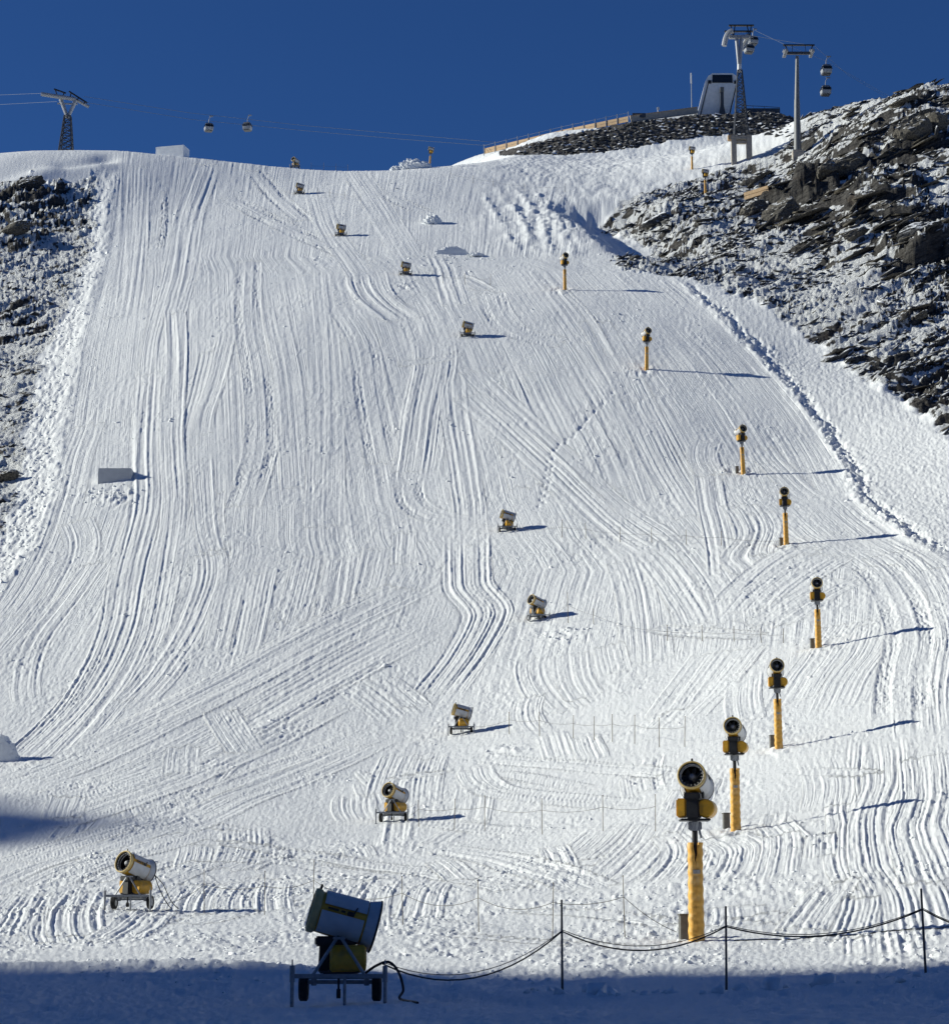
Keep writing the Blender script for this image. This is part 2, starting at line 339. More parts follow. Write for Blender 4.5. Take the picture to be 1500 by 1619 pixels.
SW = [
 # upper face
 ([(330, 252), (300, 340), (285, 430), (256, 540), (250, 620)], 6, 'C', .9), ([(215, 250), (212, 330), (205, 420), (190, 520)], 6, 'C', .8), ([(262, 285), (258, 360), (252, 400)], 1.2, 'T', 1.5),
 ([(395, 262), (428, 300), (447, 320), (492, 357)], 4.5, 'T', 1.1), ([(340, 300), (400, 334), (460, 362), (515, 388), (597, 428)], 5, 'T', 1.1),
 ([(500, 300), (520, 360), (560, 420), (600, 480)], 5, 'C', .7), ([(560, 270), (600, 330), (640, 400), (690, 480)], 6, 'C', .6), ([(600, 300), (640, 322), (690, 340)], 4, 'T', 1),
 ([(640, 395), (690, 430), (730, 440), (790, 470)], 4, 'C', .8), ([(690, 395), (705, 425), (720, 470), (730, 500)], 5, 'C', .9), ([(770, 450), (790, 500), (830, 530), (960, 550)], 5, 'T', 1.0),
 ([(578, 428), (590, 465), (630, 498), (668, 522)], 7, 'C', 1.4),
 ([(395, 400), (392, 500), (408, 600), (412, 700), (395, 770), (372, 830)], 4.6, 'T', 1.0), ([(430, 470), (455, 600), (465, 720), (470, 800)], 4, 'C', .7),
 ([(335, 530), (320, 600), (300, 680), (297, 740)], 3, 'C', .9), ([(362, 510), (342, 600), (322, 660), (316, 720)], 3, 'C', .9), ([(500, 420), (512, 560), (515, 700), (512, 860)], 5, 'C', .6),
 ([(530, 470), (572, 540), (585, 620), (600, 700), (612, 760)], 4.8, 'T', 0.8), ([(340, 760), (335, 820), (345, 880), (360, 900)], 3, 'T', .9), ([(316, 700), (322, 780), (330, 850), (352, 900)], 3, 'C', .9),
 # left bundle
 ([(250, 560), (244, 640), (240, 720), (240, 800), (215, 900), (195, 1000), (150, 1090), (90, 1160), (10, 1232)], 6.0, 'C', 1.5),
 ([(276, 480), (278, 560), (272, 700), (276, 800), (262, 900), (240, 1000), (200, 1080), (130, 1170), (40, 1245)], 3.5, 'C', 1.3),
 ([(150, 640), (120, 720), (100, 800), (70, 880), (20, 960), (-30, 1010)], 5, 'C', .9), ([(105, 800), (130, 860), (100, 930), (40, 1010), (-20, 1080)], 4.5, 'C', 1.0),
 ([(170, 860), (120, 930), (60, 1010), (40, 1080), (50, 1130)], 3, 'C', 1.0), ([(320, 850), (330, 900), (318, 950), (290, 1010), (240, 1080), (180, 1140)], 4.5, 'C', 1.2),
 ([(375, 900), (360, 960), (340, 1050)], 3.5, 'C', 1.0), ([(420, 880), (405, 950), (390, 1020), (370, 1080)], 3.5, 'C', 1.0), ([(490, 860), (470, 950), (450, 1010)], 3.5, 'C', .8),
 ([(545, 860), (535, 930), (520, 1000)], 4, 'C', .9), ([(600, 850), (590, 900), (575, 960)], 3.5, 'C', .9), ([(640, 830), (636, 900)], 3, 'C', .9),
 # centre
 ([(682, 525), (688, 570), (674, 640), (666, 700), (655, 775)], 6.5, 'C', 1.5), ([(715, 570), (718, 640), (730, 720), (742, 800), (745, 860)], 4, 'C', 1.1), ([(770, 560), (800, 640), (830, 720), (850, 800)], 6, 'C', .6),
 ([(850, 560), (890, 640), (930, 720), (965, 800)], 7, 'C', .8), ([(930, 490), (990, 600), (1040, 700), (1090, 790)], 5, 'C', .8), ([(1000, 640), (1050, 740), (1110, 840)], 5, 'C', .9),
 ([(724, 560), (814, 652), (900, 735), (970, 800), (1040, 850), (1120, 925)], 4.2, 'C', 1.0), ([(713, 596), (790, 670), (866, 741), (970, 838), (1050, 890), (1112, 928), (1155, 990)], 5, 'C', 1.2),
 ([(645, 755), (650, 790), (680, 812), (730, 826), (760, 830)], 4, 'T', 1.3),
 ([(738, 835), (738, 900), (742, 930), (768, 962), (765, 985), (738, 1038), (700, 1090), (665, 1135)], 5.5, 'C', 1.7),
 ([(880, 450), (930, 500), (960, 550), (985, 590)], 1.4, 'C', 1.3),
 ([(610, 575), (650, 572), (700, 566), (740, 555)], 2.2, 'T', 1.4),
 # right-hand fan and arcs
 ([(985, 860), (1010, 930), (1020, 1000), (1025, 1075)], 5, 'C', 1.2), ([(1010, 850), (1060, 900), (1100, 960), (1125, 1010)], 5, 'C', 1.2), ([(1060, 830), (1110, 880), (1150, 940), (1165, 1010)], 4.5, 'C', 1.2),
 ([(1100, 690), (1115, 740), (1125, 800), (1140, 860), (1147, 925)], 3.5, 'C', 1.2), ([(1150, 780), (1182, 820), (1190, 850), (1168, 880), (1185, 905), (1150, 935)], 4.2, 'C', 1.4), ([(1195, 800), (1217, 835), (1206, 870), (1214, 892)], 3, 'C', 1.2),
 ([(1120, 690), (1110, 720), (1125, 750), (1150, 760)], 4, 'C', .9), ([(1190, 690), (1220, 730), (1260, 770), (1300, 800)], 4, 'C', .9),
 ([(1300, 855), (1230, 890), (1180, 930), (1148, 965)], 5, 'C', 1.2), ([(1350, 865), (1290, 890), (1230, 930), (1175, 985)], 7, 'C', .9), ([(1370, 905), (1300, 935), (1240, 970), (1185, 1003)], 6, 'C', 1.1),
 ([(1370, 960), (1340, 1000), (1300, 1060), (1250, 1130)], 6, 'C', 1.1), ([(1400, 960), (1390, 1020), (1350, 1080), (1320, 1140)], 5, 'C', 1.1),
 ([(1350, 862), (1405, 882), (1445, 920), (1472, 970), (1482, 1020), (1470, 1100), (1476, 1180)], 5, 'C', 1.8), ([(1330, 880), (1385, 900), (1422, 950), (1438, 1010), (1426, 1080), (1428, 1150)], 4.5, 'T', 1.5),
 ([(1480, 880), (1510, 940), (1530, 1000)], 5, 'C', 1.0),
 ([(1190, 1000), (1160, 1040), (1120, 1090), (1090, 1120), (1045, 1165)], 5, 'C', 1.2), ([(1140, 1010), (1090, 1075), (1045, 1140)], 4, 'C', 1.1), ([(1000, 990), (1080, 995), (1170, 1002), (1230, 1005)], 2.5, 'T', 1.0),
 ([(1180, 1060), (1175, 1110), (1185, 1150)], 3, 'C', 1.0), ([(1345, 1160), (1338, 1230), (1345, 1300), (1350, 1370), (1380, 1420), (1395, 1480), (1400, 1530)], 2.6, 'C', 1.9),
 ([(1400, 1160), (1406, 1230), (1390, 1290), (1400, 1370), (1432, 1420), (1450, 1500)], 3.2, 'C', 1.7), ([(1462, 1170), (1472, 1250), (1460, 1310), (1482, 1370), (1505, 1430)], 3.6, 'C', 1.7),
 ([(1290, 1180), (1310, 1240), (1300, 1290)], 3, 'C', .9),
 # diagonals down to the left
 ([(706, 900), (580, 965), (450, 1035), (250, 1140), (100, 1212), (-20, 1255)], 6.5, 'C', 1.3), ([(715, 965), (560, 1050), (400, 1140), (250, 1215), (120, 1262), (-20, 1295)], 7.5, 'C', 1.3),
 ([(600, 1090), (470, 1150), (330, 1215), (180, 1275), (0, 1330)], 4, 'C', 1.3), ([(660, 1130), (540, 1180), (420, 1225), (300, 1275), (150, 1330), (-20, 1385)], 5, 'C', 1.3),
 ([(640, 1152), (500, 1215), (380, 1262), (250, 1318), (100, 1372), (-20, 1415)], 4.5, 'C', 1.2), ([(340, 1110), (370, 1160), (400, 1200)], 3.5, 'C', 1.0), ([(545, 1075), (590, 1105), (640, 1145)], 4.5, 'C', 1.3), ([(585, 1068), (630, 1098), (668, 1128)], 3, 'C', 1.2),
 ([(290, 1170), (285, 1230)], 3, 'C', .8), ([(110, 1255), (95, 1300)], 3, 'C', 1.0),
 # lower apron
 ([(860, 1020), (850, 1060), (870, 1100), (910, 1132)], 4.5, 'C', 1.2), ([(902, 1020), (907, 1070), (932, 1112)], 3.5, 'C', 1.2), ([(842, 1090), (830, 1130), (852, 1165)], 3, 'C', 1.3), ([(960, 1010), (975, 1070)], 3, 'C', .8),
 ([(650, 1180), (630, 1232), (622, 1265)], 4.5, 'C', 1.2), ([(688, 1180), (672, 1230), (664, 1290)], 3, 'C', 1.1), ([(870, 1150), (888, 1205)], 2.5, 'C', 1.1), ([(920, 1155), (942, 1210)], 2.5, 'C', 1.1), ([(1000, 1220), (1008, 1256)], 2, 'C', 1),
 ([(690, 1190), (850, 1208), (1000, 1216), (1120, 1222)], 2.6, 'T', 1.2), ([(745, 1195), (762, 1240), (830, 1258), (950, 1266), (1070, 1272)], 3, 'C', 1.5), ([(600, 1235), (680, 1225), (740, 1216)], 2, 'T', 1.2),
 ([(1060, 1280), (1010, 1350), (960, 1398), (880, 1430)], 3.5, 'C', 1.3), ([(980, 1290), (930, 1340), (880, 1385)], 3, 'C', 1.2), ([(1055, 1305), (1088, 1340), (1082, 1370), (1045, 1412)], 3, 'C', 1.5), ([(1112, 1315), (1164, 1340), (1168, 1372), (1135, 1412)], 3.2, 'C', 1.4),
 ([(870, 1330), (890, 1380), (900, 1400)], 1.8, 'C', 1.3), ([(1232, 1310), (1236, 1350), (1222, 1405)], 2, 'C', 1.3), ([(1300, 1320), (1296, 1370)], 1.5, 'C', 1.3), ([(1345, 1385), (1295, 1430), (1258, 1485)], 2, 'C', 1.4), ([(1365, 1410), (1352, 1460), (1330, 1495)], 1.6, 'C', 1.4),
 ([(520, 1350), (650, 1338), (760, 1352), (880, 1392), (970, 1425)], 3, 'T', 1.2), ([(330, 1350), (420, 1355), (520, 1370), (620, 1385)], 2, 'T', 1.2), ([(560, 1330), (575, 1355)], 2, 'C', 1.2), ([(690, 1355), (740, 1400)], 2, 'C', 1.1),
 ([(335, 1385), (305, 1410), (285, 1455)], 3, 'C', 1.6), ([(402, 1382), (378, 1415), (372, 1448)], 2.2, 'C', 1.6), ([(440, 1385), (432, 1420), (436, 1450)], 2, 'C', 1.4), ([(565, 1385), (535, 1415), (520, 1465)], 2.4, 'C', 1.7), ([(615, 1386), (588, 1425), (575, 1475)], 2.0, 'C', 1.7), ([(690, 1392), (668, 1430), (660, 1460)], 2.2, 'C', 1.4),
 ([(0, 1412), (60, 1398), (150, 1366), (270, 1330), (360, 1300)], 3.5, 'C', 1.3), ([(100, 1392), (84, 1430), (82, 1475), (108, 1505)], 2.4, 'C', 1.6), ([(50, 1400), (20, 1440), (-10, 1490)], 3, 'C', 1.5), ([(150, 1395), (120, 1450), (130, 1490)], 2.5, 'C', 1.3), ([(260, 1430), (200, 1470), (150, 1500)], 2.5, 'C', 1.2),
 ([(300, 1490), (500, 1470), (750, 1480), (1000, 1500), (1250, 1510)], 1.6, 'T', .8),
]
_r = np.random.default_rng(77)
XTRA = []
for _ in range(34):
    u_, v_ = _r.uniform(120, 1330), _r.uniform(1200, 1470)
    a_ = _r.choice([_r.uniform(0.9, 1.9), _r.uniform(-0.35, 0.35), _r.uniform(2.1, 2.7)], p=[0.55, 0.25, 0.2]); L_ = _r.uniform(50, 110) * (1.6 if abs(math.sin(a_)) < 0.4 else 0.7)
    bend = _r.uniform(-0.35, 0.35)
    XTRA.append(([(u_ - math.cos(a_) * L_, v_ - math.sin(a_) * L_ * 0.6), (u_ + bend * L_ * 0.5, v_), (u_ + math.cos(a_) * L_, v_ + math.sin(a_) * L_ * 0.6)], _r.uniform(1.8, 3.4), 'C' if _r.random() < 0.8 else 'T', _r.uniform(1.0, 1.4)))
XTRA += [([(-20, 1352), (150, 1342), (330, 1330), (480, 1345), (700, 1392)], 2.5, 'T', 1.2), ([(250, 1318), (400, 1335), (560, 1360), (700, 1385), (860, 1428)], 2.2, 'C', 1.2), ([(0, 1475), (150, 1440), (260, 1392), (380, 1342)], 2.5, 'C', 1.2),
         ([(700, 1452), (850, 1442), (1000, 1452), (1120, 1472)], 1.8, 'T', 1.0)]
SW = SW[:-46] + XTRA + SW[-46:]
for i, s in enumerate(SW):
    swath(s[0], s[1], s[2], s[3], 100 + 13 * i)

D += 0.35 * perlin(X32 / 26, Y32 / 34, 8) * sstep(40, 120, Y32) + 0.12 * perlin(X32 / 7, Y32 / 11, 9)
hum = sstep(720, 820, Uf) * sstep(330, 290, Vf) * (1 - rock_r) * (1 - wall_m) * (1 - behind)
D += hum * (0.20 * fbm(X32 / 4.5, Y32 / 9, 82, 3) + 0.10 * fbm(X32 / 1.0, Y32 / 2.5, 83, 2))
D += 0.45 * fbm(X32 / 2.6, Y32 / 7, 84, 3) * np.exp(-(((Uf - 890) / 100) ** 2 + ((Vf - 345) / 45) ** 2)) * (1 - rock_r)
# ---- churned snow, clods and footprints
near = sstep(1290, 1420, Vf)
churn = sstep(0.05, 0.55, fbm(X32 / 6, Y32 / 12, 61, 2) + 0.35 * near)
fine = 1 - np.clip((4.5 / PPM - 0.12) / 0.6, 0, 0.9)
D += (0.022 * perlin(X32 / 0.16, Y32 / 0.5, 66) * fine + 0.050 * fbm(X32 / 0.34, Y32 / 0.5, 62, 2) * (0.25 + churn) * (0.35 + 0.65 * fine) + 0.05 * fbm(X32 / 1.0, Y32 / 1.8, 63, 2) * (0.2 + 0.7 * churn)) * (1 - rock_r) * (1 - rock_l) * sstep(30, 60, Y32)
far = sstep(26, 14, PPM) * (1 - rock_r) * (1 - rock_l)
D += far * (0.034 * perlin(X32 / 0.62, Y32 / 1.9, 67) + 0.020 * perlin(X32 / 0.36, Y32 / 1.0, 68)) * (0.45 + 0.8 * sstep(-0.4, 0.5, fbm(X32 / 7, Y32 / 20, 69, 2)))
mid = sstep(10, 16, PPM) * sstep(48, 30, PPM) * (1 - rock_r) * (1 - rock_l)
D += mid * 0.022 * perlin(X32 / 0.30, Y32 / 0.85, 70)
for u_, v_, r_u, r_v, a_ in [(803, 1186, 34, 9, .22), (885, 1006, 55, 14, .18), (640, 452, 18, 7, .3), (180, 790, 38, 14, .3), (1165, 745, 26, 9, .25), (1015, 588, 26, 7, .25), (885, 462, 22, 6, .25), (1240, 868, 26, 8, .2), (1300, 1028, 34, 10, .2), (1225, 1185, 34, 10, .18), (1160, 1320, 40, 12, .16)]:
    D += a_ * np.exp(-(((Uf - u_) / r_u) ** 2 + ((Vf - v_) / r_v) ** 2)) * (0.3 + fbm(X32 / 0.9, Y32 / 1.5, 78, 3))
w1, w2, wv = worley(X32 / 0.42, Y32 / 0.6, 64)
lump = np.maximum(0.5 - w1, 0) * (wv > 0.72)
D += 0.09 * lump * churn * near * piste
fp = spline([(965, 625), (930, 660), (905, 690), (875, 712), (868, 745), (862, 775), (855, 800)], 5)
fx_, fy_ = ground_xy(fp[:, 0], fp[:, 1])
for i, (a, b) in enumerate(zip(fx_, fy_)):
    for sx_ in (-0.4, 0.4):
        r0, r1 = np.searchsorted(rows, [b - 2, b + 2]); c0, c1 = np.searchsorted(cols, [(a - 1) / b, (a + 1) / b])
        g = np.exp(-(((X32[r0:r1, c0:c1] - a - sx_) / 0.22) ** 2 + ((Y32[r0:r1, c0:c1] - b - sx_ * 3) / 0.4) ** 2))
        D[r0:r1, c0:c1] -= 0.20 * g * (1 if (i + (sx_ > 0)) % 2 else 0.0)
def bump_line(pts, width, height, stretch=1.0):
    """a ridge (or, negative, a trench) along a line of the ground"""
    global D
    q = spline(pts, 8); x, y = ground_xy(q[:, 0], q[:, 1])
    m = np.zeros_like(X32)
    r0, r1 = np.searchsorted(rows, [y.min() - 3 * width, y.max() + 3 * width])
    for i in range(len(x)):
        g = np.exp(-(((X32[r0:r1] - x[i]) / width) ** 2 + ((Y32[r0:r1] - y[i]) / (width * stretch)) ** 2))
        m[r0:r1] = np.maximum(m[r0:r1], g)
    D += height * m
hx, hy = ground_xy([893, 910, 935, 962, 985, 1000], [322, 338, 354, 374, 390, 402])
e_ = X32 - np.interp(Y32, hy[::-1], hx[::-1]) + 0.8 * perlin(X32 / 4, Y32 / 6, 421)
D -= 4.6 * sstep(-4.5, 6.5, e_) * (1 - sstep(7, 20, e_)) * sstep(hy.min() - 6, hy.min() + 8, Y32) * (1 - sstep(hy.max() - 8, hy.max() + 6, Y32))
GR = 0.6 + 0.7 * fbm(X32 / 2.5, Y32 / 6, 420, 2)
for pts, hh in [([(790, 300), (825, 350), (848, 395)], .45), ([(822, 303), (856, 352), (872, 400)], .6), ([(852, 308), (882, 352), (905, 400)], .5), ([(760, 300), (790, 350), (815, 390)], .4), ([(985, 330), (1010, 372), (1024, 392)], .3)]:
    bump_line(pts, 0.8, hh * GR, 2.0)
bump_line([(105, 262), (140, 258), (170, 250)], 2.5, -1.0)
bump_line([(20, 290), (90, 268), (150, 262)], 3, 0.9)
# the run stands a little above its surroundings on both sides; ragged cut edges
rag = 0.5 + 0.7 * np.clip(fbm(X32 / 1.1, Y32 / 2.2, 71, 2) + 0.4, 0, 1.3)
up_l = sstep(240, 300, Vf) * (1 - sstep(900, 1000, Vf))
D -= 0.55 * sstep(1.5, -5.5, dL) * up_l
D += 0.22 * np.exp(-((dL - 0.2) / 1.0) ** 2) * rag * up_l
strip = np.exp(-((dL + 2.5) / 2.6) ** 4) * up_l
D += strip * 0.22 * fbm(X32 / 0.8, Y32 / 1.6, 72, 3)
up_r = sstep(425, 480, Vf) * (1 - sstep(830, 900, Vf))
gap = sstep(-0.5, 0.3, fbm(X32 / 3, Y32 / 5, 79, 2))
D += up_r * (0.30 * np.exp(-((dR - 0.5) / 0.8) ** 2) * rag - (0.05 + 0.34 * gap * rag) * np.exp(-((dR + 1.0) / 0.6) ** 2))
D += up_r * 0.3 * np.exp(-((dR + 0.6) / 1.2) ** 2) * fbm(X32 / 0.7, Y32 / 1.3, 80, 3)
bank = sstep(0, -2, dR) * sstep(1, -1, dK) * sstep(410, 450, Vf)
D += bank * (0.055 * fbm(X32 / 0.7, Y32 / 1.4, 73, 3) + 0.05 * perlin(X32 / 0.3, Y32 / 0.7, 74))
# snow lip in front, the near edge of the shaded ground
lipy = np.interp(X32, [-16, -9, -3, 1, 5, 9, 15], [73, 73, 68, 60, 57, 57, 56])
lipa = np.interp(X32, [-16, -6, -3, 1, 5, 9, 15], [0.26, 0.24, 0.14, 0.10, 0.16, 0.26, 0.34])
lump2 = 0.35 * np.clip(fbm(X32 / 0.9, Y32 / 1.2, 75, 3), -0.4, 1)
D += np.exp(-((Y32 - lipy) / 2.4) ** 2) * lipa * (1 + 0.8 * lump2) + 0.05 * fbm(X32 / 0.5, Y32 / 0.7, 76, 2) * sstep(lipy + 4, lipy - 2, Y32)
D += 0.10 * perlin(X32 / 3, Y32 / 4, 77) * sstep(75, 55, Y32)

# ---- rock: tilted slabs with ledges, blocks and cracks
def strata(ang, seed):
    ca, sa = math.cos(ang), math.sin(ang)
    q = Z32 * ca - X32 * sa + 0.10 * Y32
    l = X32 * ca + Z32 * sa + 0.25 * Y32
    q = q + 1.6 * fbm(X32 / 22, Y32 / 30, seed, 2) + 0.30 * perlin(X32 / 5, Y32 / 8, seed + 1)
    return q.astype(np.float32), l.astype(np.float32)
def rocks(q, l, seed, big):
    def saw(t): f = t - np.floor(t); return np.where(f < 0.70, f / 0.70, (1 - f) / 0.30)
    h = np.zeros_like(X32)
    m1 = sstep(-0.25, 0.35, fbm(l / 26, q / 7, seed + 2, 2))
    m2 = sstep(-0.35, 0.35, fbm(l / 12, q / 3, seed + 3, 2))
    m3 = sstep(-0.35, 0.35, fbm(l / 6, q / 1.6, seed + 9, 2))
    h += big * 2.6 * m1 * (saw(q / 5.5 + 0.5 * perlin(l / 14, q / 8, seed + 4)) - 0.5)
    h += big * 1.1 * m2 * (saw(q / 2.1 + 0.5 * perlin(l / 7, q / 3, seed + 5)) - 0.5)
    h += 0.55 * m3 * (saw(q / 0.95 + 0.6 * perlin(l / 3.5, q / 1.5, seed + 6)) - 0.5)
    a1, a2, v1 = worley(l / 8, q / 3.2, seed + 7)
    h += big * 2.2 * (v1 - 0.5) * sstep(0.0, 0.16, a2 - a1)
    b1, b2, v2 = worley(l / 2.6, q / 0.9, seed + 8)
    h += (0.35 + 0.45 * m2) * (v2 - 0.4) * sstep(0.0, 0.3, b2 - b1)
    h += 0.22 * (saw(q / 0.42 + 0.8 * perlin(l / 2, q / 0.8, seed + 12)) - 0.5)
    h += 0.15 * fbm(X32 / 0.7, Y32 / 1.2, seed + 10, 2)
    return h
def blob(u, v, su, sv): return np.exp(-(((Uf - u) / su) ** 2 + ((Vf - v) / sv) ** 2))
q1, l1 = strata(math.radians(27), 200)
q3, l3 = strata(math.radians(34), 300)
cliff = np.clip(blob(1330, 300, 120, 75) + blob(1450, 200, 80, 60) + blob(1460, 400, 90, 60) + 0.8 * blob(1230, 320, 60, 35) + 0.4 * blob(1450, 620, 120, 60), 0, 1.2)
D += rock_r * rocks(q1, l1, 200, 0.38 + 0.62 * cliff)
cliff_l = np.clip(blob(25, 330, 110, 60) + 0.5 * blob(30, 470, 80, 60) + 0.4 * blob(0, 750, 60, 40), 0, 1.2)
D += rock_l * rocks(q3, l3, 300, 0.30 + 0.7 * cliff_l) * 0.8
# big single outcrops, each with a steep face towards the valley
for u, v, wx, wy, hh in [(1235, 322, 7, 5, 2.6), (1452, 225, 7, 6, 2.2), (1330, 265, 9, 9, 1.6), (1290, 300, 5, 6, 1.8), (1400, 300, 7, 8, 1.8), (1045, 330, 4.2, 3, 1.4), (1120, 300, 4, 4, 1.5), (1480, 390, 10, 8, 2.2), (60, 300, 6, 6, 1.8), (20, 375, 6, 7, 1.8)]:
    ox, oy = ground_xy(u, v)
    dx = (X32 - ox[0]) / wx + 0.35 * perlin(X32 / 3, Y32 / 3, 411); dy = (Y32 - oy[0]) / wy + 0.35 * perlin(X32 / 3, Y32 / 4, 412)
    rr_ = np.maximum(np.abs(dx) * 0.9 + 0.25 * np.abs(dy), np.abs(dy))
    rr_ = rr_ + 0.22 * (worley(l1 / 3.0, q1 / 1.6, 413)[2] - 0.5)
    D += hh * (0.8 + 0.5 * worley(X32 / 3.2, Y32 / 3.6, 414)[2]) * sstep(1.0, 0.55, rr_) * (1 + 0.25 * np.clip(dy, -1, 1)) * np.maximum(rock_r, rock_l)
D += wall_m * (0.5 * fbm(X32 / 1.2, Y32 / 1.2, 81, 2) - 0.25)

TZ = BZ + D
# how bare the ground is: steep faces lose their snow, ledges keep it
gx = np.gradient(TZ, axis=1) / np.maximum(np.gradient(RX, axis=1), 1e-3)
gyv = np.gradient(TZ, axis=0) / np.gradient(RY, axis=0) - 0 * gx
gyv = gyv - gx * (np.gradient(RX, axis=0) / np.gradient(RY, axis=0))
steep = np.sqrt(gx ** 2 + gyv ** 2)
bare = (0.02 + 0.75 * blob(1310, 300, 110, 70) + 0.65 * blob(1450, 210, 70, 60) + 0.75 * blob(1460, 400, 80, 55) + 0.5 * blob(1450, 620, 120, 60) + 0.45 * blob(1230, 330, 60, 30)
        + 0.35 * blob(1060, 390, 60, 40) + 0.3 * blob(1300, 500, 90, 40) - 0.30 * blob(1250, 430, 150, 45) - 0.25 * blob(1400, 500, 120, 40) - 0.2 * blob(1130, 300, 70, 40)
        + 0.45 * blob(20, 330, 90, 60) + 0.25 * blob(60, 560, 70, 70) + 0.25 * blob(0, 700, 60, 60) + 0.2 * blob(130, 350, 40, 60))
streak = np.where(rock_l > 0.5, fbm(l3 / 4.5, q3 / 0.7, 91, 3), fbm(l1 / 4.5, q1 / 0.7, 92, 3))
streak2 = np.where(rock_l > 0.5, fbm(l3 / 14, q3 / 2.6, 93, 2), fbm(l1 / 14, q1 / 2.6, 94, 2))
bareness = sstep(0.55, 1.5, 0.75 * np.minimum(steep, 2.0) + 0.52 * bare + 0.72 * streak + 0.66 * streak2 + 0.04 - 0.25 * blob(1300, 470, 190, 50)) * np.maximum(rock_r, rock_l)
bareness = np.where(rock_l > 0.5, bareness * (0.62 + 0.38 * cliff_l.clip(0, 1)), bareness)
bareness = np.maximum(bareness, wall_m * 0.8)
bareness = np.where(RY > 590, bareness * 0.3, bareness)

zone = np.zeros(X32.shape, np.int8)                      # 0 run, 1 bank, 2 rocks beside the bank, 3 rocks on the other side
zone[(dR < -1.0) & (Vf > 425) & (Vf < 900)] = 1
zone[rock_r > 0.5] = 2
zone[rock_l > 0.5] = 3
zone = zone[:-1, :-1]

def ground_z(x, y):
    x = np.asarray(x, float); y = np.asarray(y, float)
    fr = np.clip(np.interp(y, rows, np.arange(NR)), 0, NR - 1.001)
    fc = np.clip(np.interp(x / np.maximum(y, 14), cols, np.arange(NC)), 0, NC - 1.001)
    i, j = fr.astype(int), fc.astype(int); a, b = fr - i, fc - j
    return (TZ[i, j] * (1 - b) + TZ[i, j + 1] * b) * (1 - a) + (TZ[i + 1, j] * (1 - b) + TZ[i + 1, j + 1] * b) * a

def at(u, v):
    """the ground point seen at (u, v) of the photograph"""
    x, y = ground_xy(u, v)
    return Vector((float(x[0]), float(y[0]), float(ground_z(x, y)[0])))

# ------------------------------------------------------------------ materials
MATS = {}
def new_mat(name):
    m = bpy.data.materials.new(name); m.use_nodes = True
    nt = m.node_tree
    return m, nt, nt.nodes, nt.links, nt.nodes['Principled BSDF']

def plain(name, col, rough=0.5, metal=0.0, var=0.15, scale=6.0, bump=0.0, dirt=None):
    if name in MATS: return MATS[name]
    m, nt, N, L, b = new_mat(name)
    tc = N.new('ShaderNodeTexCoord')
    nz = N.new('ShaderNodeTexNoise'); nz.inputs['Scale'].default_value = scale; nz.inputs['Detail'].default_value = 5
    L.new(tc.outputs['Object'], nz.inputs['Vector'])
    ramp = N.new('ShaderNodeValToRGB')
    c = col
    ramp.color_ramp.elements[0].position = 0.3; ramp.color_ramp.elements[1].position = 0.7
    ramp.color_ramp.elements[0].color = tuple(v * (1 - var) for v in c) + (1,)
    ramp.color_ramp.elements[1].color = tuple(min(1, v * (1 + var)) for v in c) + (1,)
    L.new(nz.outputs[0], ramp.inputs[0])
    src = ramp.outputs[0]
    if dirt:
        n2 = N.new('ShaderNodeTexNoise'); n2.inputs['Scale'].default_value = scale * 0.6; n2.inputs['Detail'].default_value = 8
        L.new(tc.outputs['Object'], n2.inputs['Vector'])
        r2 = N.new('ShaderNodeValToRGB'); r2.color_ramp.elements[0].position = 0.52; r2.color_ramp.elements[1].position = 0.68
        L.new(n2.outputs[0], r2.inputs[0])
        mx = N.new('ShaderNodeMix'); mx.data_type = 'RGBA'; mx.inputs['B'].default_value = dirt + (1,)
        mfac = N.new('ShaderNodeMath'); mfac.operation = 'MULTIPLY'; mfac.inputs[1].default_value = 0.6
        L.new(r2.outputs[0], mfac.inputs[0]); L.new(mfac.outputs[0], mx.inputs['Factor']); L.new(src, mx.inputs['A'])
        src = mx.outputs['Result']
    L.new(src, b.inputs['Base Color'])
    b.inputs['Roughness'].default_value = rough
    b.inputs['Metallic'].default_value = metal
    if bump:
        bp = N.new('ShaderNodeBump'); bp.inputs['Strength'].default_value = bump; bp.inputs['Distance'].default_value = 0.02
        L.new(nz.outputs[0], bp.inputs['Height']); L.new(bp.outputs[0], b.inputs['Normal'])
    MATS[name] = m
    return m

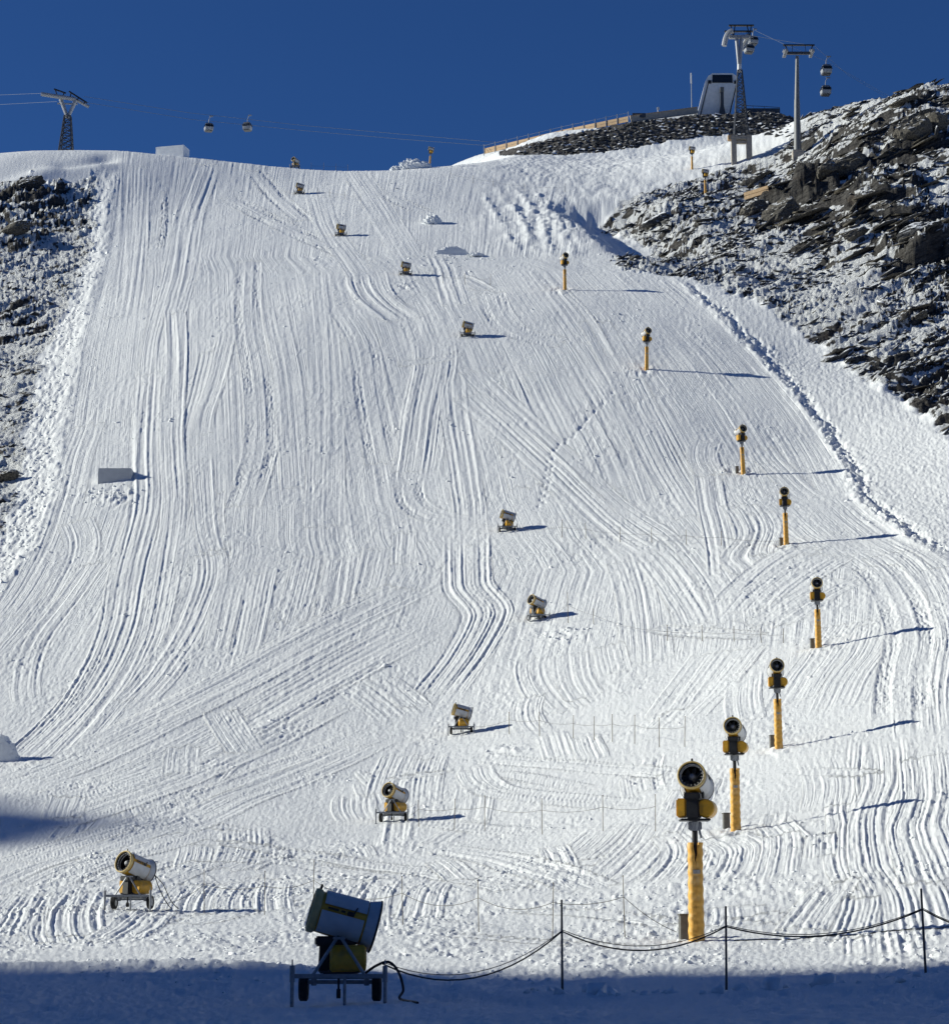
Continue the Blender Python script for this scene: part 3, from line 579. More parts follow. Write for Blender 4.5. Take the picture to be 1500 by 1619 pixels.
def snow_rock(name, rock_a, rock_b, brown, bump=0.12, strength=0.55):
    m, nt, N, L, b = new_mat(name)
    tc = N.new('ShaderNodeTexCoord')
    at_ = N.new('ShaderNodeAttribute'); at_.attribute_name = 'bare'
    def noise(scale, detail=4, rough=0.6, vec=None):
        n = N.new('ShaderNodeTexNoise'); n.inputs['Scale'].default_value = scale; n.inputs['Detail'].default_value = detail; n.inputs['Roughness'].default_value = rough
        L.new(vec or tc.outputs['Object'], n.inputs['Vector']); return n
    def math_(op, a, b2):
        n = N.new('ShaderNodeMath'); n.operation = op
        for i, s in enumerate((a, b2)):
            if isinstance(s, (int, float)): n.inputs[i].default_value = s
            else: L.new(s, n.inputs[i])
        return n.outputs[0]
    mp = N.new('ShaderNodeMapping'); mp.vector_type = 'POINT'; mp.inputs['Rotation'].default_value = (0, math.radians(28), 0); mp.inputs['Scale'].default_value = (0.28, 0.28, 1.5)
    rot = N.new('ShaderNodeVectorRotate'); rot.rotation_type = 'Y_AXIS'; rot.inputs['Angle'].default_value = math.radians(28)
    L.new(tc.outputs['Object'], rot.inputs['Vector']); mp.inputs['Rotation'].default_value = (0, 0, 0); L.new(rot.outputs[0], mp.inputs['Vector'])
    n1, n2, n3 = noise(1.1, 6, 0.7, mp.outputs[0]), noise(0.23, 4), noise(1.6, 6, 0.7, mp.outputs[0])
    edge_ = math_('ADD', at_.outputs['Fac'], math_('MULTIPLY', math_('SUBTRACT', n1.outputs[0], 0.5), 1.5))
    mr = N.new('ShaderNodeMapRange'); mr.inputs['From Min'].default_value = 0.36; mr.inputs['From Max'].default_value = 0.54
    L.new(edge_, mr.inputs['Value'])
    gate = N.new('ShaderNodeMapRange'); gate.inputs['From Min'].default_value = 0.03; gate.inputs['From Max'].default_value = 0.12
    L.new(at_.outputs['Fac'], gate.inputs['Value'])
    fac = math_('MULTIPLY', mr.outputs[0], gate.outputs[0])
    rr = N.new('ShaderNodeValToRGB')
    e = rr.color_ramp.elements
    e[0].position = 0.32; e[0].color = rock_a + (1,); e[1].position = 0.72; e[1].color = rock_b + (1,)
    L.new(n3.outputs[0], rr.inputs[0])
    br = N.new('ShaderNodeMapRange'); br.inputs['From Min'].default_value = 0.56; br.inputs['From Max'].default_value = 0.70; br.inputs['To Max'].default_value = 0.45
    L.new(n2.outputs[0], br.inputs['Value'])
    mb_ = N.new('ShaderNodeMix'); mb_.data_type = 'RGBA'; mb_.inputs['B'].default_value = brown + (1,)
    L.new(br.outputs[0], mb_.inputs['Factor']); L.new(rr.outputs[0], mb_.inputs['A'])
    sn = N.new('ShaderNodeValToRGB')
    sn.color_ramp.elements[0].color = (0.84, 0.86, 0.87, 1); sn.color_ramp.elements[1].color = (0.91, 0.92, 0.92, 1)
    L.new(n2.outputs[0], sn.inputs[0])
    mx = N.new('ShaderNodeMix'); mx.data_type = 'RGBA'
    L.new(fac, mx.inputs['Factor']); L.new(sn.outputs[0], mx.inputs['A']); L.new(mb_.outputs['Result'], mx.inputs['B'])
    L.new(mx.outputs['Result'], b.inputs['Base Color'])
    b.inputs['Roughness'].default_value = 0.75
    b.inputs['Specular IOR Level'].default_value = 0.2
    nb1, nb2 = noise(2.2, 7, 0.72), noise(9.0, 4, 0.7)
    nb3 = noise(0.55, 6, 0.7)
    hgt = math_('ADD', nb1.outputs[0], math_('MULTIPLY', nb2.outputs[0], 0.35))
    hgt = math_('ADD', hgt, math_('MULTIPLY', nb3.outputs[0], 2.2 if bump > 0.3 else 0.4))
    bp0 = None
    if bump < 0.3:
        tr = N.new('ShaderNodeAttribute'); tr.attribute_name = 'track'
        hs = []
        for sc, am in (((5.2, 0.018, 1), 1.0), ((2.3, 0.012, 1), 0.9), ((9.5, 0.10, 1), 0.7)):
            vm = N.new('ShaderNodeVectorMath'); vm.operation = 'MULTIPLY'; vm.inputs[1].default_value = sc
            L.new(tr.outputs['Vector'], vm.inputs[0])
            hs.append(math_('MULTIPLY', noise(1.0, 2, 0.5, vm.outputs[0]).outputs[0], am))
        wear = noise(0.09, 3, 0.5)
        wr = N.new('ShaderNodeMapRange'); wr.inputs['From Min'].default_value = 0.35; wr.inputs['From Max'].default_value = 0.6; wr.inputs['To Min'].default_value = 0.15
        L.new(wear.outputs[0], wr.inputs['Value'])
        sepv = N.new('ShaderNodeSeparateXYZ'); L.new(tr.outputs['Vector'], sepv.inputs[0])
        hh = math_('MULTIPLY', math_('MULTIPLY', math_('ADD', math_('ADD', hs[0], hs[1]), hs[2]), wr.outputs[0]), sepv.outputs['Z'])
        bp0 = N.new('ShaderNodeBump'); bp0.inputs['Strength'].default_value = 0.9; bp0.inputs['Distance'].default_value = 0.078
        L.new(hh, bp0.inputs['Height'])
    bp = N.new('ShaderNodeBump'); bp.inputs['Strength'].default_value = strength; bp.inputs['Distance'].default_value = bump
    if bp0: L.new(bp0.outputs[0], bp.inputs['Normal'])
    L.new(hgt, bp.inputs['Height']); L.new(bp.outputs[0], b.inputs['Normal'])
    MATS[name] = m
    return m
SNOW = snow_rock('snow', (0.035, 0.034, 0.036), (0.14, 0.13, 0.12), (0.07, 0.05, 0.035), 0.14, 0.7)
ROCKY = snow_rock('snow_dusted_rock', (0.012, 0.011, 0.012), (0.17, 0.16, 0.145), (0.085, 0.058, 0.038), 0.5, 0.9)

def capped_rock(name, rock_a, rock_b, cap_lo=0.55, cap_hi=0.8):
    """loose stone: snow lies on whatever faces up"""
    m, nt, N, L, b = new_mat(name)
    geo = N.new('ShaderNodeNewGeometry'); sep = N.new('ShaderNodeSeparateXYZ'); L.new(geo.outputs['Normal'], sep.inputs[0])
    tc = N.new('ShaderNodeTexCoord')
    n = N.new('ShaderNodeTexNoise'); n.inputs['Scale'].default_value = 1.3; n.inputs['Detail'].default_value = 6
    L.new(geo.outputs['Position'], n.inputs['Vector'])
    n2 = N.new('ShaderNodeTexNoise'); n2.inputs['Scale'].default_value = 3.5; n2.inputs['Detail'].default_value = 5
    L.new(geo.outputs['Position'], n2.inputs['Vector'])
    ad = N.new('ShaderNodeMath'); ad.operation = 'MULTIPLY_ADD'; ad.inputs[1].default_value = 0.9
    L.new(n.outputs[0], ad.inputs[0]); L.new(sep.outputs['Z'], ad.inputs[2])
    mr = N.new('ShaderNodeMapRange'); mr.inputs['From Min'].default_value = cap_lo + 0.45; mr.inputs['From Max'].default_value = cap_hi + 0.45
    L.new(ad.outputs[0], mr.inputs['Value'])
    rr = N.new('ShaderNodeValToRGB'); e = rr.color_ramp.elements
    e[0].position = 0.3; e[0].color = rock_a + (1,); e[1].position = 0.7; e[1].color = rock_b + (1,)
    L.new(n2.outputs[0], rr.inputs[0])
    mx = N.new('ShaderNodeMix'); mx.data_type = 'RGBA'; mx.inputs['B'].default_value = (0.85, 0.87, 0.9, 1)
    L.new(mr.outputs[0], mx.inputs['Factor']); L.new(rr.outputs[0], mx.inputs['A'])
    L.new(mx.outputs['Result'], b.inputs['Base Color']); b.inputs['Roughness'].default_value = 0.85
    bp = N.new('ShaderNodeBump'); bp.inputs['Strength'].default_value = 0.6; bp.inputs['Distance'].default_value = 0.15
    L.new(n2.outputs[0], bp.inputs['Height']); L.new(bp.outputs[0], b.inputs['Normal'])
    MATS[name] = m
    return m
STONE = capped_rock('stone', (0.013, 0.014, 0.017), (0.10, 0.10, 0.10), 0.46, 0.72)
STONE_BARE = capped_rock('weathered_stone', (0.022, 0.021, 0.020), (0.19, 0.17, 0.135), 0.68, 0.88)
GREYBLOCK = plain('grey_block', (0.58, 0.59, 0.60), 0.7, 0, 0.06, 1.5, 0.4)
PACKED = plain('packed_snow', (0.86, 0.88, 0.89), 0.7, 0, 0.05, 2.0, 0.5)

YELLOW = plain('yellow_paint', (0.70, 0.37, 0.03), 0.42, 0, 0.12, 5, 0, (0.30, 0.18, 0.05))
PAD = plain('yellow_padding', (0.80, 0.42, 0.075), 0.6, 0, 0.14, 4, 0.3, (0.72, 0.52, 0.27))
CREAM = plain('pale_ring_paint', (0.60, 0.44, 0.17), 0.45, 0, 0.12, 8)
WHITE = plain('white_panel', (0.58, 0.59, 0.60), 0.4, 0, 0.08, 3, 0, (0.5, 0.5, 0.5))
BLACK = plain('black_metal', (0.018, 0.018, 0.02), 0.45, 0, 0.3, 7)
GREY = plain('galvanised_steel', (0.30, 0.31, 0.33), 0.45, 0.5, 0.2, 9)
DARKG = plain('dark_grey_steel', (0.07, 0.075, 0.085), 0.5, 0.3, 0.2, 7)
RUBBER = plain('rubber', (0.014, 0.014, 0.015), 0.8, 0, 0.2, 10)
CABLE = plain('cable_sheath', (0.02, 0.021, 0.024), 0.6, 0, 0.2, 10)
WOODPOLE = plain('weathered_pole_wood', (0.20, 0.165, 0.11), 0.8, 0, 0.25, 6)
ROPE = plain('rope_fibre', (0.10, 0.095, 0.085), 0.9, 0, 0.2, 6)
PLANK = plain('pale_timber', (0.50, 0.34, 0.19), 0.75, 0, 0.22, 3)  # the timber's own pale colour, varied at random
CONC = plain('concrete', (0.40, 0.36, 0.31), 0.85, 0, 0.15, 3, 0.2)
TUBE = plain('mast_paint', (0.36, 0.37, 0.39), 0.5, 0.2, 0.1, 3)
STATION = plain('station_cladding', (0.74, 0.75, 0.75), 0.5, 0, 0.06, 2)
STATION_FACE = plain('station_face_panels', (0.80, 0.80, 0.78), 0.5, 0, 0.1, 1.2)
GLASS = plain('dark_glass', (0.015, 0.018, 0.022), 0.12, 0, 0.2, 3)
CABINGREY = plain('cabin_shell', (0.36, 0.37, 0.38), 0.4, 0, 0.1, 3)
MASTGREY = plain('mast_grey_steel', (0.17, 0.175, 0.18), 0.55, 0.2, 0.15, 1.5)
CABLE_FAR = plain('steel_rope', (0.22, 0.24, 0.27), 0.5, 0.3, 0.1, 4)
BOXGREY = plain('weathered_box_metal', (0.14, 0.14, 0.13), 0.6, 0.1, 0.25, 5)
BAND = plain('printed_band', (0.38, 0.36, 0.34), 0.6, 0, 0.3, 14)

# ------------------------------------------------------------------ object helpers
def tag(o, label=None, cat=None, group=None, kind=None):
    if label: o['label'] = label
    if cat: o['category'] = cat
    if group: o['group'] = group
    if kind: o['kind'] = kind
    return o

def thing(name, label, cat, loc=(0, 0, 0), rz=0.0, group=None):
    o = bpy.data.objects.new(name, None); COL.objects.link(o)
    o.empty_display_size = 0.3
    o.location = loc; o.rotation_euler = (0, 0, rz)
    return tag(o, label, cat, group)

class MB:
    def __init__(self): self.v = []; self.f = []
    def add(self, verts, faces, M=None):
        n = len(self.v)
        if M is not None: verts = [M @ Vector(p) for p in verts]
        self.v += [tuple(p) for p in verts]
        self.f += [tuple(i + n for i in f) for f in faces]
        return self
    def box(self, c, s, M=None, bev=0.0, taper=(1, 1)):
        x, y, z = s[0] / 2, s[1] / 2, s[2] / 2
        if bev <= 0:
            vs = [(c[0] + i * x * (taper[0] if k > 0 else 1), c[1] + j * y * (taper[1] if k > 0 else 1), c[2] + k * z) for k in (-1, 1) for j in (-1, 1) for i in (-1, 1)]
            fs = [(0, 2, 3, 1), (4, 5, 7, 6), (0, 1, 5, 4), (2, 6, 7, 3), (0, 4, 6, 2), (1, 3, 7, 5)]
            return self.add(vs, fs, M)
        bm = bmesh.new(); bmesh.ops.create_cube(bm, size=1)
        for q in bm.verts:
            top = q.co.z > 0
            q.co = Vector((c[0] + q.co.x * s[0] * (taper[0] if top else 1), c[1] + q.co.y * s[1] * (taper[1] if top else 1), c[2] + q.co.z * s[2]))
        bmesh.ops.bevel(bm, geom=bm.edges[:], offset=bev, segments=2, affect='EDGES')
        bm.verts.index_update()
        self.add([q.co for q in bm.verts], [[q.index for q in f.verts] for f in bm.faces], M)
        bm.free(); return self
    def tube(self, p0, p1, r0, r1=None, n=8, M=None, caps=True):
        p0, p1 = Vector(p0), Vector(p1); r1 = r0 if r1 is None else r1
        d = (p1 - p0).normalized()
        a = d.orthogonal().normalized(); b = d.cross(a)
        vs = [p + (a * math.cos(2 * math.pi * i / n) + b * math.sin(2 * math.pi * i / n)) * r for p, r in ((p0, r0), (p1, r1)) for i in range(n)]
        fs = [(i, (i + 1) % n, n + (i + 1) % n, n + i) for i in range(n)]
        if caps: fs += [tuple(range(n))[::-1], tuple(range(n, 2 * n))]
        return self.add(vs, fs, M)
    def path(self, pts, r, n=6, M=None, caps=True):
        pts = [Vector(p) for p in pts]; m = len(pts); vs = []; ref = None
        for i, p in enumerate(pts):
            d = (pts[min(i + 1, m - 1)] - pts[max(i - 1, 0)]).normalized()
            if ref is None: ref = d.orthogonal().normalized()
            a = (ref - d * ref.dot(d))
            a = a.normalized() if a.length > 1e-6 else d.orthogonal().normalized()
            ref = a; b = d.cross(a)
            vs += [p + (a * math.cos(2 * math.pi * k / n) + b * math.sin(2 * math.pi * k / n)) * r for k in range(n)]
        fs = [(i * n + k, i * n + (k + 1) % n, (i + 1) * n + (k + 1) % n, (i + 1) * n + k) for i in range(m - 1) for k in range(n)]
        if caps: fs += [tuple(range(n))[::-1], tuple(range((m - 1) * n, m * n))]
        return self.add(vs, fs, M)
    def lathe(self, prof, n=28, M=None, a0=0.0, a1=2 * math.pi, closed=False):
        """profile of (x, r) turned about the x axis; closed joins its ends"""
        full = abs(a1 - a0 - 2 * math.pi) < 1e-6
        k = n if full else n + 1; m = len(prof); vs = []
        for i in range(k):
            t = a0 + (a1 - a0) * i / n
            vs += [(x, r * math.sin(t), r * math.cos(t)) for x, r in prof]
        fs = []
        mm = m if closed else m - 1
        for i in range(n):
            i2 = (i + 1) % k
            for j in range(mm):
                j2 = (j + 1) % m
                fs.append((i * m + j, i * m + j2, i2 * m + j2, i2 * m + j))
        if not full and closed: fs += [tuple(range(m))[::-1], tuple(range((k - 1) * m, k * m))]
        return self.add(vs, fs, M)
    def mesh(self, name, mat, smooth=35):
        me = bpy.data.meshes.new(name); me.from_pydata(self.v, [], self.f)
        bm = bmesh.new(); bm.from_mesh(me); bmesh.ops.recalc_face_normals(bm, faces=bm.faces); bm.to_mesh(me); bm.free()
        me.materials.append(mat)
        if smooth:
            me.polygons.foreach_set('use_smooth', [True] * len(me.polygons))
            me.set_sharp_from_angle(angle=math.radians(smooth))
        return me
    def build(self, name, mat, parent=None, loc=(0, 0, 0), rot=(0, 0, 0), smooth=35):
        o = bpy.data.objects.new(name, self.mesh(name, mat, smooth)); COL.objects.link(o)
        o.parent = parent; o.location = loc; o.rotation_euler = rot
        return o

def copy_tree(o, parent=None):
    c = o.copy(); COL.objects.link(c); c.parent = parent
    for ch in list(o.children): copy_tree(ch, c)
    return c

# ------------------------------------------------------------------ terrain meshes
def terrain(name, face_mask, mat):
    fi = np.nonzero(face_mask.ravel())[0]
    r, c = fi // (NC - 1), fi % (NC - 1)
    i0 = r * NC + c
    quads = np.stack([i0, i0 + 1, i0 + NC + 1, i0 + NC], 1)
    used, inv = np.unique(quads, return_inverse=True)
    co = np.stack([RX.ravel()[used], RY.ravel()[used], TZ.ravel()[used]], 1).astype(np.float32)
    me = bpy.data.meshes.new(name)
    me.vertices.add(len(used)); me.vertices.foreach_set('co', co.ravel())
    nq = len(quads)
    me.loops.add(nq * 4); me.loops.foreach_set('vertex_index', inv.astype(np.int32).ravel())
    me.polygons.add(nq); me.polygons.foreach_set('loop_start', np.arange(0, nq * 4, 4, dtype=np.int32))
    me.polygons.foreach_set('use_smooth', np.ones(nq, bool))
    a = me.attributes.new('bare', 'FLOAT', 'POINT'); a.data.foreach_set('value', bareness.ravel()[used].astype(np.float32))
    tk = np.stack([TA, TS, piste * TW * sstep(60, 80, Y32)], -1).reshape(-1, 3)[used].astype(np.float32)
    a = me.attributes.new('track', 'FLOAT_VECTOR', 'POINT'); a.data.foreach_set('vector', tk.ravel())
    me.update(); me.validate()
    me.materials.append(mat)
    o = bpy.data.objects.new(name, me); COL.objects.link(o)
    o['kind'] = 'structure'
    return o
terrain('ski_slope', zone == 0, SNOW)
terrain('snow_bank', zone == 1, SNOW)
terrain('rocky_hillside', zone == 2, ROCKY)
terrain('rocky_hillside', zone == 3, ROCKY)

# the mountain across the valley, off to the sunny side, whose crest throws the shade over the valley floor
def shade_mountain():
    xs = np.linspace(-900, -420, 49); ys = np.linspace(-520, 330, 420)
    Xg, Yg = np.meshgrid(xs, ys)
    ridge_x = -560.0
    # crest height for the sun ray that grazes it, per distance along the ridge
    tan_e = math.tan(SUN_EL); shift = math.tan(SUN_AZ)
    run = lambda x: (x - ridge_x) / math.cos(SUN_AZ) * tan_e
    yc = ys - (0 - ridge_x) * shift              # where on the ground a ray over this part of the crest comes down, at x = 0
    hi = run(40) + 2
    crest = np.interp(yc, [-500, -160, 40, 69.5, 72.0, 79, 100, 134, 143, 151, 163, 177, 192, 260],
                      [hi + 30, hi + 45, hi + 8, run(20) + 2, run(-32), run(-44), run(-52), run(-52), run(-34) + 4, run(-22) + 6, run(-21) + 8, run(-29) + 8, run(-62), run(-190)])
    crest = crest + 1.6 * perlin(ys / 9, ys * 0, 401) + 1.2 * perlin(ys / 3.2, ys * 0, 403)
    fall = np.where(Xg > ridge_x, (Xg - ridge_x) * 1.9, (ridge_x - Xg) * 0.8)
    Zg = crest[:, None] - fall + np.where(np.abs(Xg - ridge_x) > 12, 9 * fbm(Xg / 60, Yg / 60, 402, 4), 0)
    Zg = np.maximum(Zg, -6)
    # put one column exactly on the crest
    k = int(np.abs(xs - ridge_x).argmin()); Xg[:, k] = ridge_x; Zg[:, k] = crest
    vs = np.stack([Xg, Yg, Zg], -1).reshape(-1, 3)
    n = len(xs); fs = [(j * n + i, j * n + i + 1, (j + 1) * n + i + 1, (j + 1) * n + i) for j in range(len(ys) - 1) for i in range(n - 1)]
    me = bpy.data.meshes.new('unseen_mountain'); me.from_pydata(vs.tolist(), [], fs)
    a = me.attributes.new('bare', 'FLOAT', 'POINT'); a.data.foreach_set('value', (0.5 * sstep(-0.1, 0.4, fbm(vs[:, 0] / 30, vs[:, 1] / 30, 405, 3))).astype(np.float32))
    me.polygons.foreach_set('use_smooth', [True] * len(fs)); me.materials.append(ROCKY)
    o = bpy.data.objects.new('unseen_mountain', me); COL.objects.link(o); o['kind'] = 'structure'
shade_mountain()

# unseen dark slope behind the camera, added to cut sky light on the foreground
def sky_light_blocker():
    xs, ys = np.linspace(-420, 520, 70), np.linspace(-620, -120, 40)
    Xg, Yg = np.meshgrid(xs, ys)
    Zg = np.clip((-130 - Yg) * 0.62, -3, None) * (0.85 + 0.25 * perlin(Xg / 160, Yg / 160, 431)) + 14 * fbm(Xg / 60, Yg / 60, 432, 4) * sstep(-140, -200, Yg) - 2
    vs = np.stack([Xg, Yg, Zg], -1).reshape(-1, 3); n = len(xs)
    fs = [(j * n + i, j * n + i + 1, (j + 1) * n + i + 1, (j + 1) * n + i) for j in range(len(ys) - 1) for i in range(n - 1)]
    me = bpy.data.meshes.new('unseen_mountain'); me.from_pydata(vs.tolist(), [], fs)
    a = me.attributes.new('bare', 'FLOAT', 'POINT'); a.data.foreach_set('value', np.full(len(vs), 0.95, np.float32))
    me.polygons.foreach_set('use_smooth', [True] * len(fs)); me.materials.append(ROCKY)
    o = bpy.data.objects.new('unseen_mountain', me); COL.objects.link(o); o['kind'] = 'structure'
sky_light_blocker()

# ------------------------------------------------------------------ snow guns: shared meshes
def torus(mb, x, R, r, n=24, k=6):
    prof = [(x + r * math.cos(2 * math.pi * i / k), R + r * math.sin(2 * math.pi * i / k)) for i in range(k)]
    return mb.lathe(prof, n, closed=True)

GM = {}
def gun_meshes():
    g = GM
    g['barrel'] = MB().lathe([(-0.75, 0.50), (0.0, 0.485), (0.70, 0.465), (0.70, 0.45), (-0.75, 0.485)], 32, closed=True).mesh('barrel', YELLOW)
    g['duct'] = MB().lathe([(-0.74, 0.484), (0.80, 0.448), (0.80, 0.435), (-0.74, 0.47)], 32, closed=True).mesh('duct', BLACK)
    g['front_ring'] = MB().lathe([(0.64, 0.475), (0.70, 0.51), (0.80, 0.515), (0.86, 0.50), (0.87, 0.465), (0.83, 0.45), (0.66, 0.455)], 32, closed=True).mesh('front_ring', CREAM)
    mb = torus(MB(), 0.70, 0.42, 0.022)
    torus(mb, 0.55, 0.41, 0.02)
    for i in range(18):
        t = 2 * math.pi * i / 18
        mb.tube((0.70, 0.42 * math.sin(t), 0.42 * math.cos(t)), (0.80, 0.36 * math.sin(t), 0.36 * math.cos(t)), 0.02, 0.013, 5)
    g['nozzle_ring'] = mb.mesh('nozzle_ring', WHITE)
    mb = MB().lathe([(0.52, 0.0), (0.49, 0.08), (0.38, 0.15), (-0.35, 0.15), (-0.35, 0.0)], 18)
    for i in range(9):
        t = 2 * math.pi * i / 9
        M = Matrix.Rotation(t, 4, 'X') @ Matrix.Rotation(math.radians(38), 4, 'Z')
        mb.add([(-0.10, -0.012, 0.1), (0.10, -0.012, 0.1), (0.13, -0.012, 0.41), (-0.13, -0.012, 0.41), (-0.10, 0.012, 0.1), (0.10, 0.012, 0.1), (0.13, 0.012, 0.41), (-0.13, 0.012, 0.41)],
               [(0, 1, 2, 3), (7, 6, 5, 4), (0, 4, 5, 1), (1, 5, 6, 2), (2, 6, 7, 3), (3, 7, 4, 0)], M)
    for _v in range(len(mb.v)): mb.v[_v] = (mb.v[_v][0] + 0.14, mb.v[_v][1], mb.v[_v][2])
    g['fan'] = mb.mesh('fan', GREY)
    mb = MB().tube((-0.66, 0, 0), (-0.62, 0, 0), 0.46, n=24)
    g['intake_grille'] = mb.mesh('intake_grille', BLACK)
    g['rear_cowl'] = MB().lathe([(-0.96, 0.60), (-0.82, 0.565), (-0.66, 0.52), (-0.66, 0.46), (-0.82, 0.50), (-0.95, 0.56)], 32, closed=True).mesh('rear_cowl', WHITE)
    g['intake_rim'] = torus(MB(), -0.975, 0.585, 0.035, 28).mesh('intake_rim', BLACK)
    def panel(t0, t1, x0, x1):
        return MB().lathe([(x0, 0.512), (x0, 0.535), (x1, 0.525), (x1, 0.50)], 8, None, math.radians(t0), math.radians(t1), closed=True)
    g['up_l'] = panel(8, 66, -0.63, 0.56).mesh('upper_panel', WHITE); g['up_r'] = panel(-66, -8, -0.63, 0.56).mesh('upper_panel', WHITE)
    g['lo_l'] = panel(84, 148, -0.60, 0.60).mesh('lower_panel', WHITE); g['lo_r'] = panel(-148, -84, -0.60, 0.60).mesh('lower_panel', WHITE)
    mb = MB()
    for s in (1, -1):
        mb.box((0.30, s * 0.536, 0.13), (0.30, 0.012, 0.05)); mb.box((0.02, s * 0.536, 0.13), (0.12, 0.012, 0.045))
    g['lettering'] = mb.mesh('side_lettering', BLACK)
    mb = MB()
    for s in (1, -1): mb.tube((-0.28, s * 0.53, 0.14), (-0.34, s * 0.49, 0.29), 0.02, n=6); mb.box((-0.20, s * 0.53, 0.12), (0.2, 0.05, 0.10), None, 0.015)
    g['latch'] = mb.mesh('latch', BLACK)
    g['sensor'] = MB().box((0.74, 0, 0.56), (0.07, 0.07, 0.12), None, 0.012).mesh('sensor', BLACK)
    g['compressor'] = MB().lathe([(-0.44, 0), (-0.44, 0.27), (-0.40, 0.315), (0.36, 0.315), (0.40, 0.27), (0.40, 0)], 24).mesh('compressor', YELLOW)
    g['valve_box'] = MB().box((0, 0, 0), (0.64, 0.34, 0.64), None, 0.05).mesh('valve_box', YELLOW)
    mb = MB().box((0.20, 0, 1.15), (0.66, 0.44, 0.80), None, 0.04, (0.9, 0.9))
    mb.box((0.12, 0, 1.50), (0.98, 0.56, 0.24), None, 0.04)
    for s in (1, -1): mb.box((0.0, s * 0.30, 1.60), (0.24, 0.07, 0.30), Matrix.Rotation(0, 4, 'X'), 0.015)
    g['yoke'] = mb.mesh('yoke', BLACK)
    g['turntable'] = MB().tube((0, 0, 0.74), (0, 0, 0.84), 0.42, 0.38, 20).box((0, 0, 0.79), (0.95, 0.85, 0.05), None, 0.01).mesh('turntable', DARKG)
    # carriage
    mb = MB()
    mb.box((0, -0.80, 0.70), (2.16, 0.10, 0.10), None, 0.012); mb.box((0, 0.46, 0.66), (1.6, 0.10, 0.10), None, 0.012); mb.box((0, -0.05, 0.55), (1.62, 0.09, 0.09), None, 0.01)
    for s in (1, -1): mb.box((s * 0.55, -0.17, 0.67), (0.09, 1.28, 0.09), None, 0.01); mb.box((s * 0.62, -0.1, 0.57), (0.12, 0.2, 0.2), None, 0.01)
    mb.box((0, 0, 0.69), (1.0, 0.9, 0.03))
    g['chassis'] = mb.mesh('chassis', GREY)
    mb = MB()
    for s in (1, -1): mb.tube((s * 0.06, -0.80, 1.56), (s * 0.60, -0.80, 0.73), 0.038, n=8)
    mb.box((0, -0.70, 1.57), (0.28, 0.40, 0.06), None, 0.01)
    g['support_frame'] = mb.mesh('support_frame', GREY)
    g['stabiliser_leg'] = MB().tube((0, 0, 0.05), (0, 0, 0.80), 0.045, n=10).tube((0, 0, 0.62), (0, 0, 1.0), 0.06, n=10).tube((0, 0, 1.0), (0, 0, 1.14), 0.018, n=6).tube((0, 0, 0), (0, 0, 0.05), 0.08, n=10).mesh('stabiliser_leg', GREY)
    M = Matrix.Rotation(math.pi / 2, 4, 'Z')
    g['tyre'] = MB().lathe([(-0.10, 0.19), (-0.11, 0.26), (-0.08, 0.31), (0.08, 0.31), (0.11, 0.26), (0.10, 0.19)], 22, None, closed=True).mesh('tyre', RUBBER)
    g['rim'] = MB().lathe([(-0.05, 0.0), (-0.07, 0.10), (-0.085, 0.19), (0.085, 0.19), (0.07, 0.10), (0.05, 0.0)], 18).mesh('rim', GREY)
    g['jockey'] = MB().tube((0.14, -0.80, 0.03), (0.14, -0.80, 0.72), 0.035, n=8).mesh('prop_stand', GREY)
    g['jockey_wheel'] = MB().lathe([(-0.045, 0.04), (-0.045, 0.11), (0.045, 0.11), (0.045, 0.04)], 14, Matrix.Translation((0.00, -0.80, 0.30)), closed=True).box((0.0, -0.80, 0.52), (0.05, 0.05, 0.40)).mesh('jockey_wheel', RUBBER)
    # tower
    def pad():
        vs, fs = [], []
        H, nz = 3.30, 64
        prof0 = [(-0.72, -0.92), (-1, -0.45), (-1, 0.4), (-0.75, 1), (0, 1.06), (0.75, 1), (1, 0.4), (1, -0.45), (0.72, -0.92)]
        for k in range(nz + 1):
            t = k / nz; z = -0.35 + (H + 0.35) * t
            w = 0.235 + 0.035 * (1 - t) + 0.02 * max(0, t - 0.75) * 4
            if t < 0.06: w += 0.03
            slit = max(0, (t - 0.80) / 0.20) * 0.10 + 0.002
            wr = 0.026 * math.sin(k * 1.45 + 0.9 * math.sin(k * 0.7)) * (1 - 0.4 * t)
            wr2 = 0.026 * math.sin((k - 2.2) * 1.45 + 0.9 * math.sin((k - 2.2) * 0.7)) * (1 - 0.4 * t)
            ring = [(-slit, -1.02 * w * 0.8 - wr * 0.8)] + [(-slit - (w * 0.5 - slit) * 0.9, -(w * 0.84 + wr2))] + [(a * w, b * w * 0.8) for a, b in prof0] + [(slit + (w * 0.5 - slit) * 0.9, -(w * 0.84 - wr2 * 0.7))] + [(slit, -1.02 * w * 0.8 + wr * 0.8)]
            vs += [(x + 0.012 * math.sin(k * 0.9), y + wr * 0.4, z) for x, y in ring]
        m = len(ring)
        # inner skin gives the padding its thickness
        n_out = len(vs)
        vs += [(x * 0.72, y * 0.72, z) for x, y, z in vs[:n_out]]
        for k in range(nz):
            for j in range(m - 1):
                a, b, c, d = k * m + j, k * m + j + 1, (k + 1) * m + j + 1, (k + 1) * m + j
                fs.append((a, b, c, d)); fs.append((a + n_out, d + n_out, c + n_out, b + n_out))
            for j in (0, m - 1):
                fs.append((k * m + j, (k + 1) * m + j, (k + 1) * m + j + n_out, k * m + j + n_out))
        for j in range(m - 1):
            fs.append((nz * m + j, nz * m + j + 1, nz * m + j + 1 + n_out, nz * m + j + n_out))
        return MB().add(vs, fs)
    g['padding'] = pad().mesh('padding', PAD, 60)
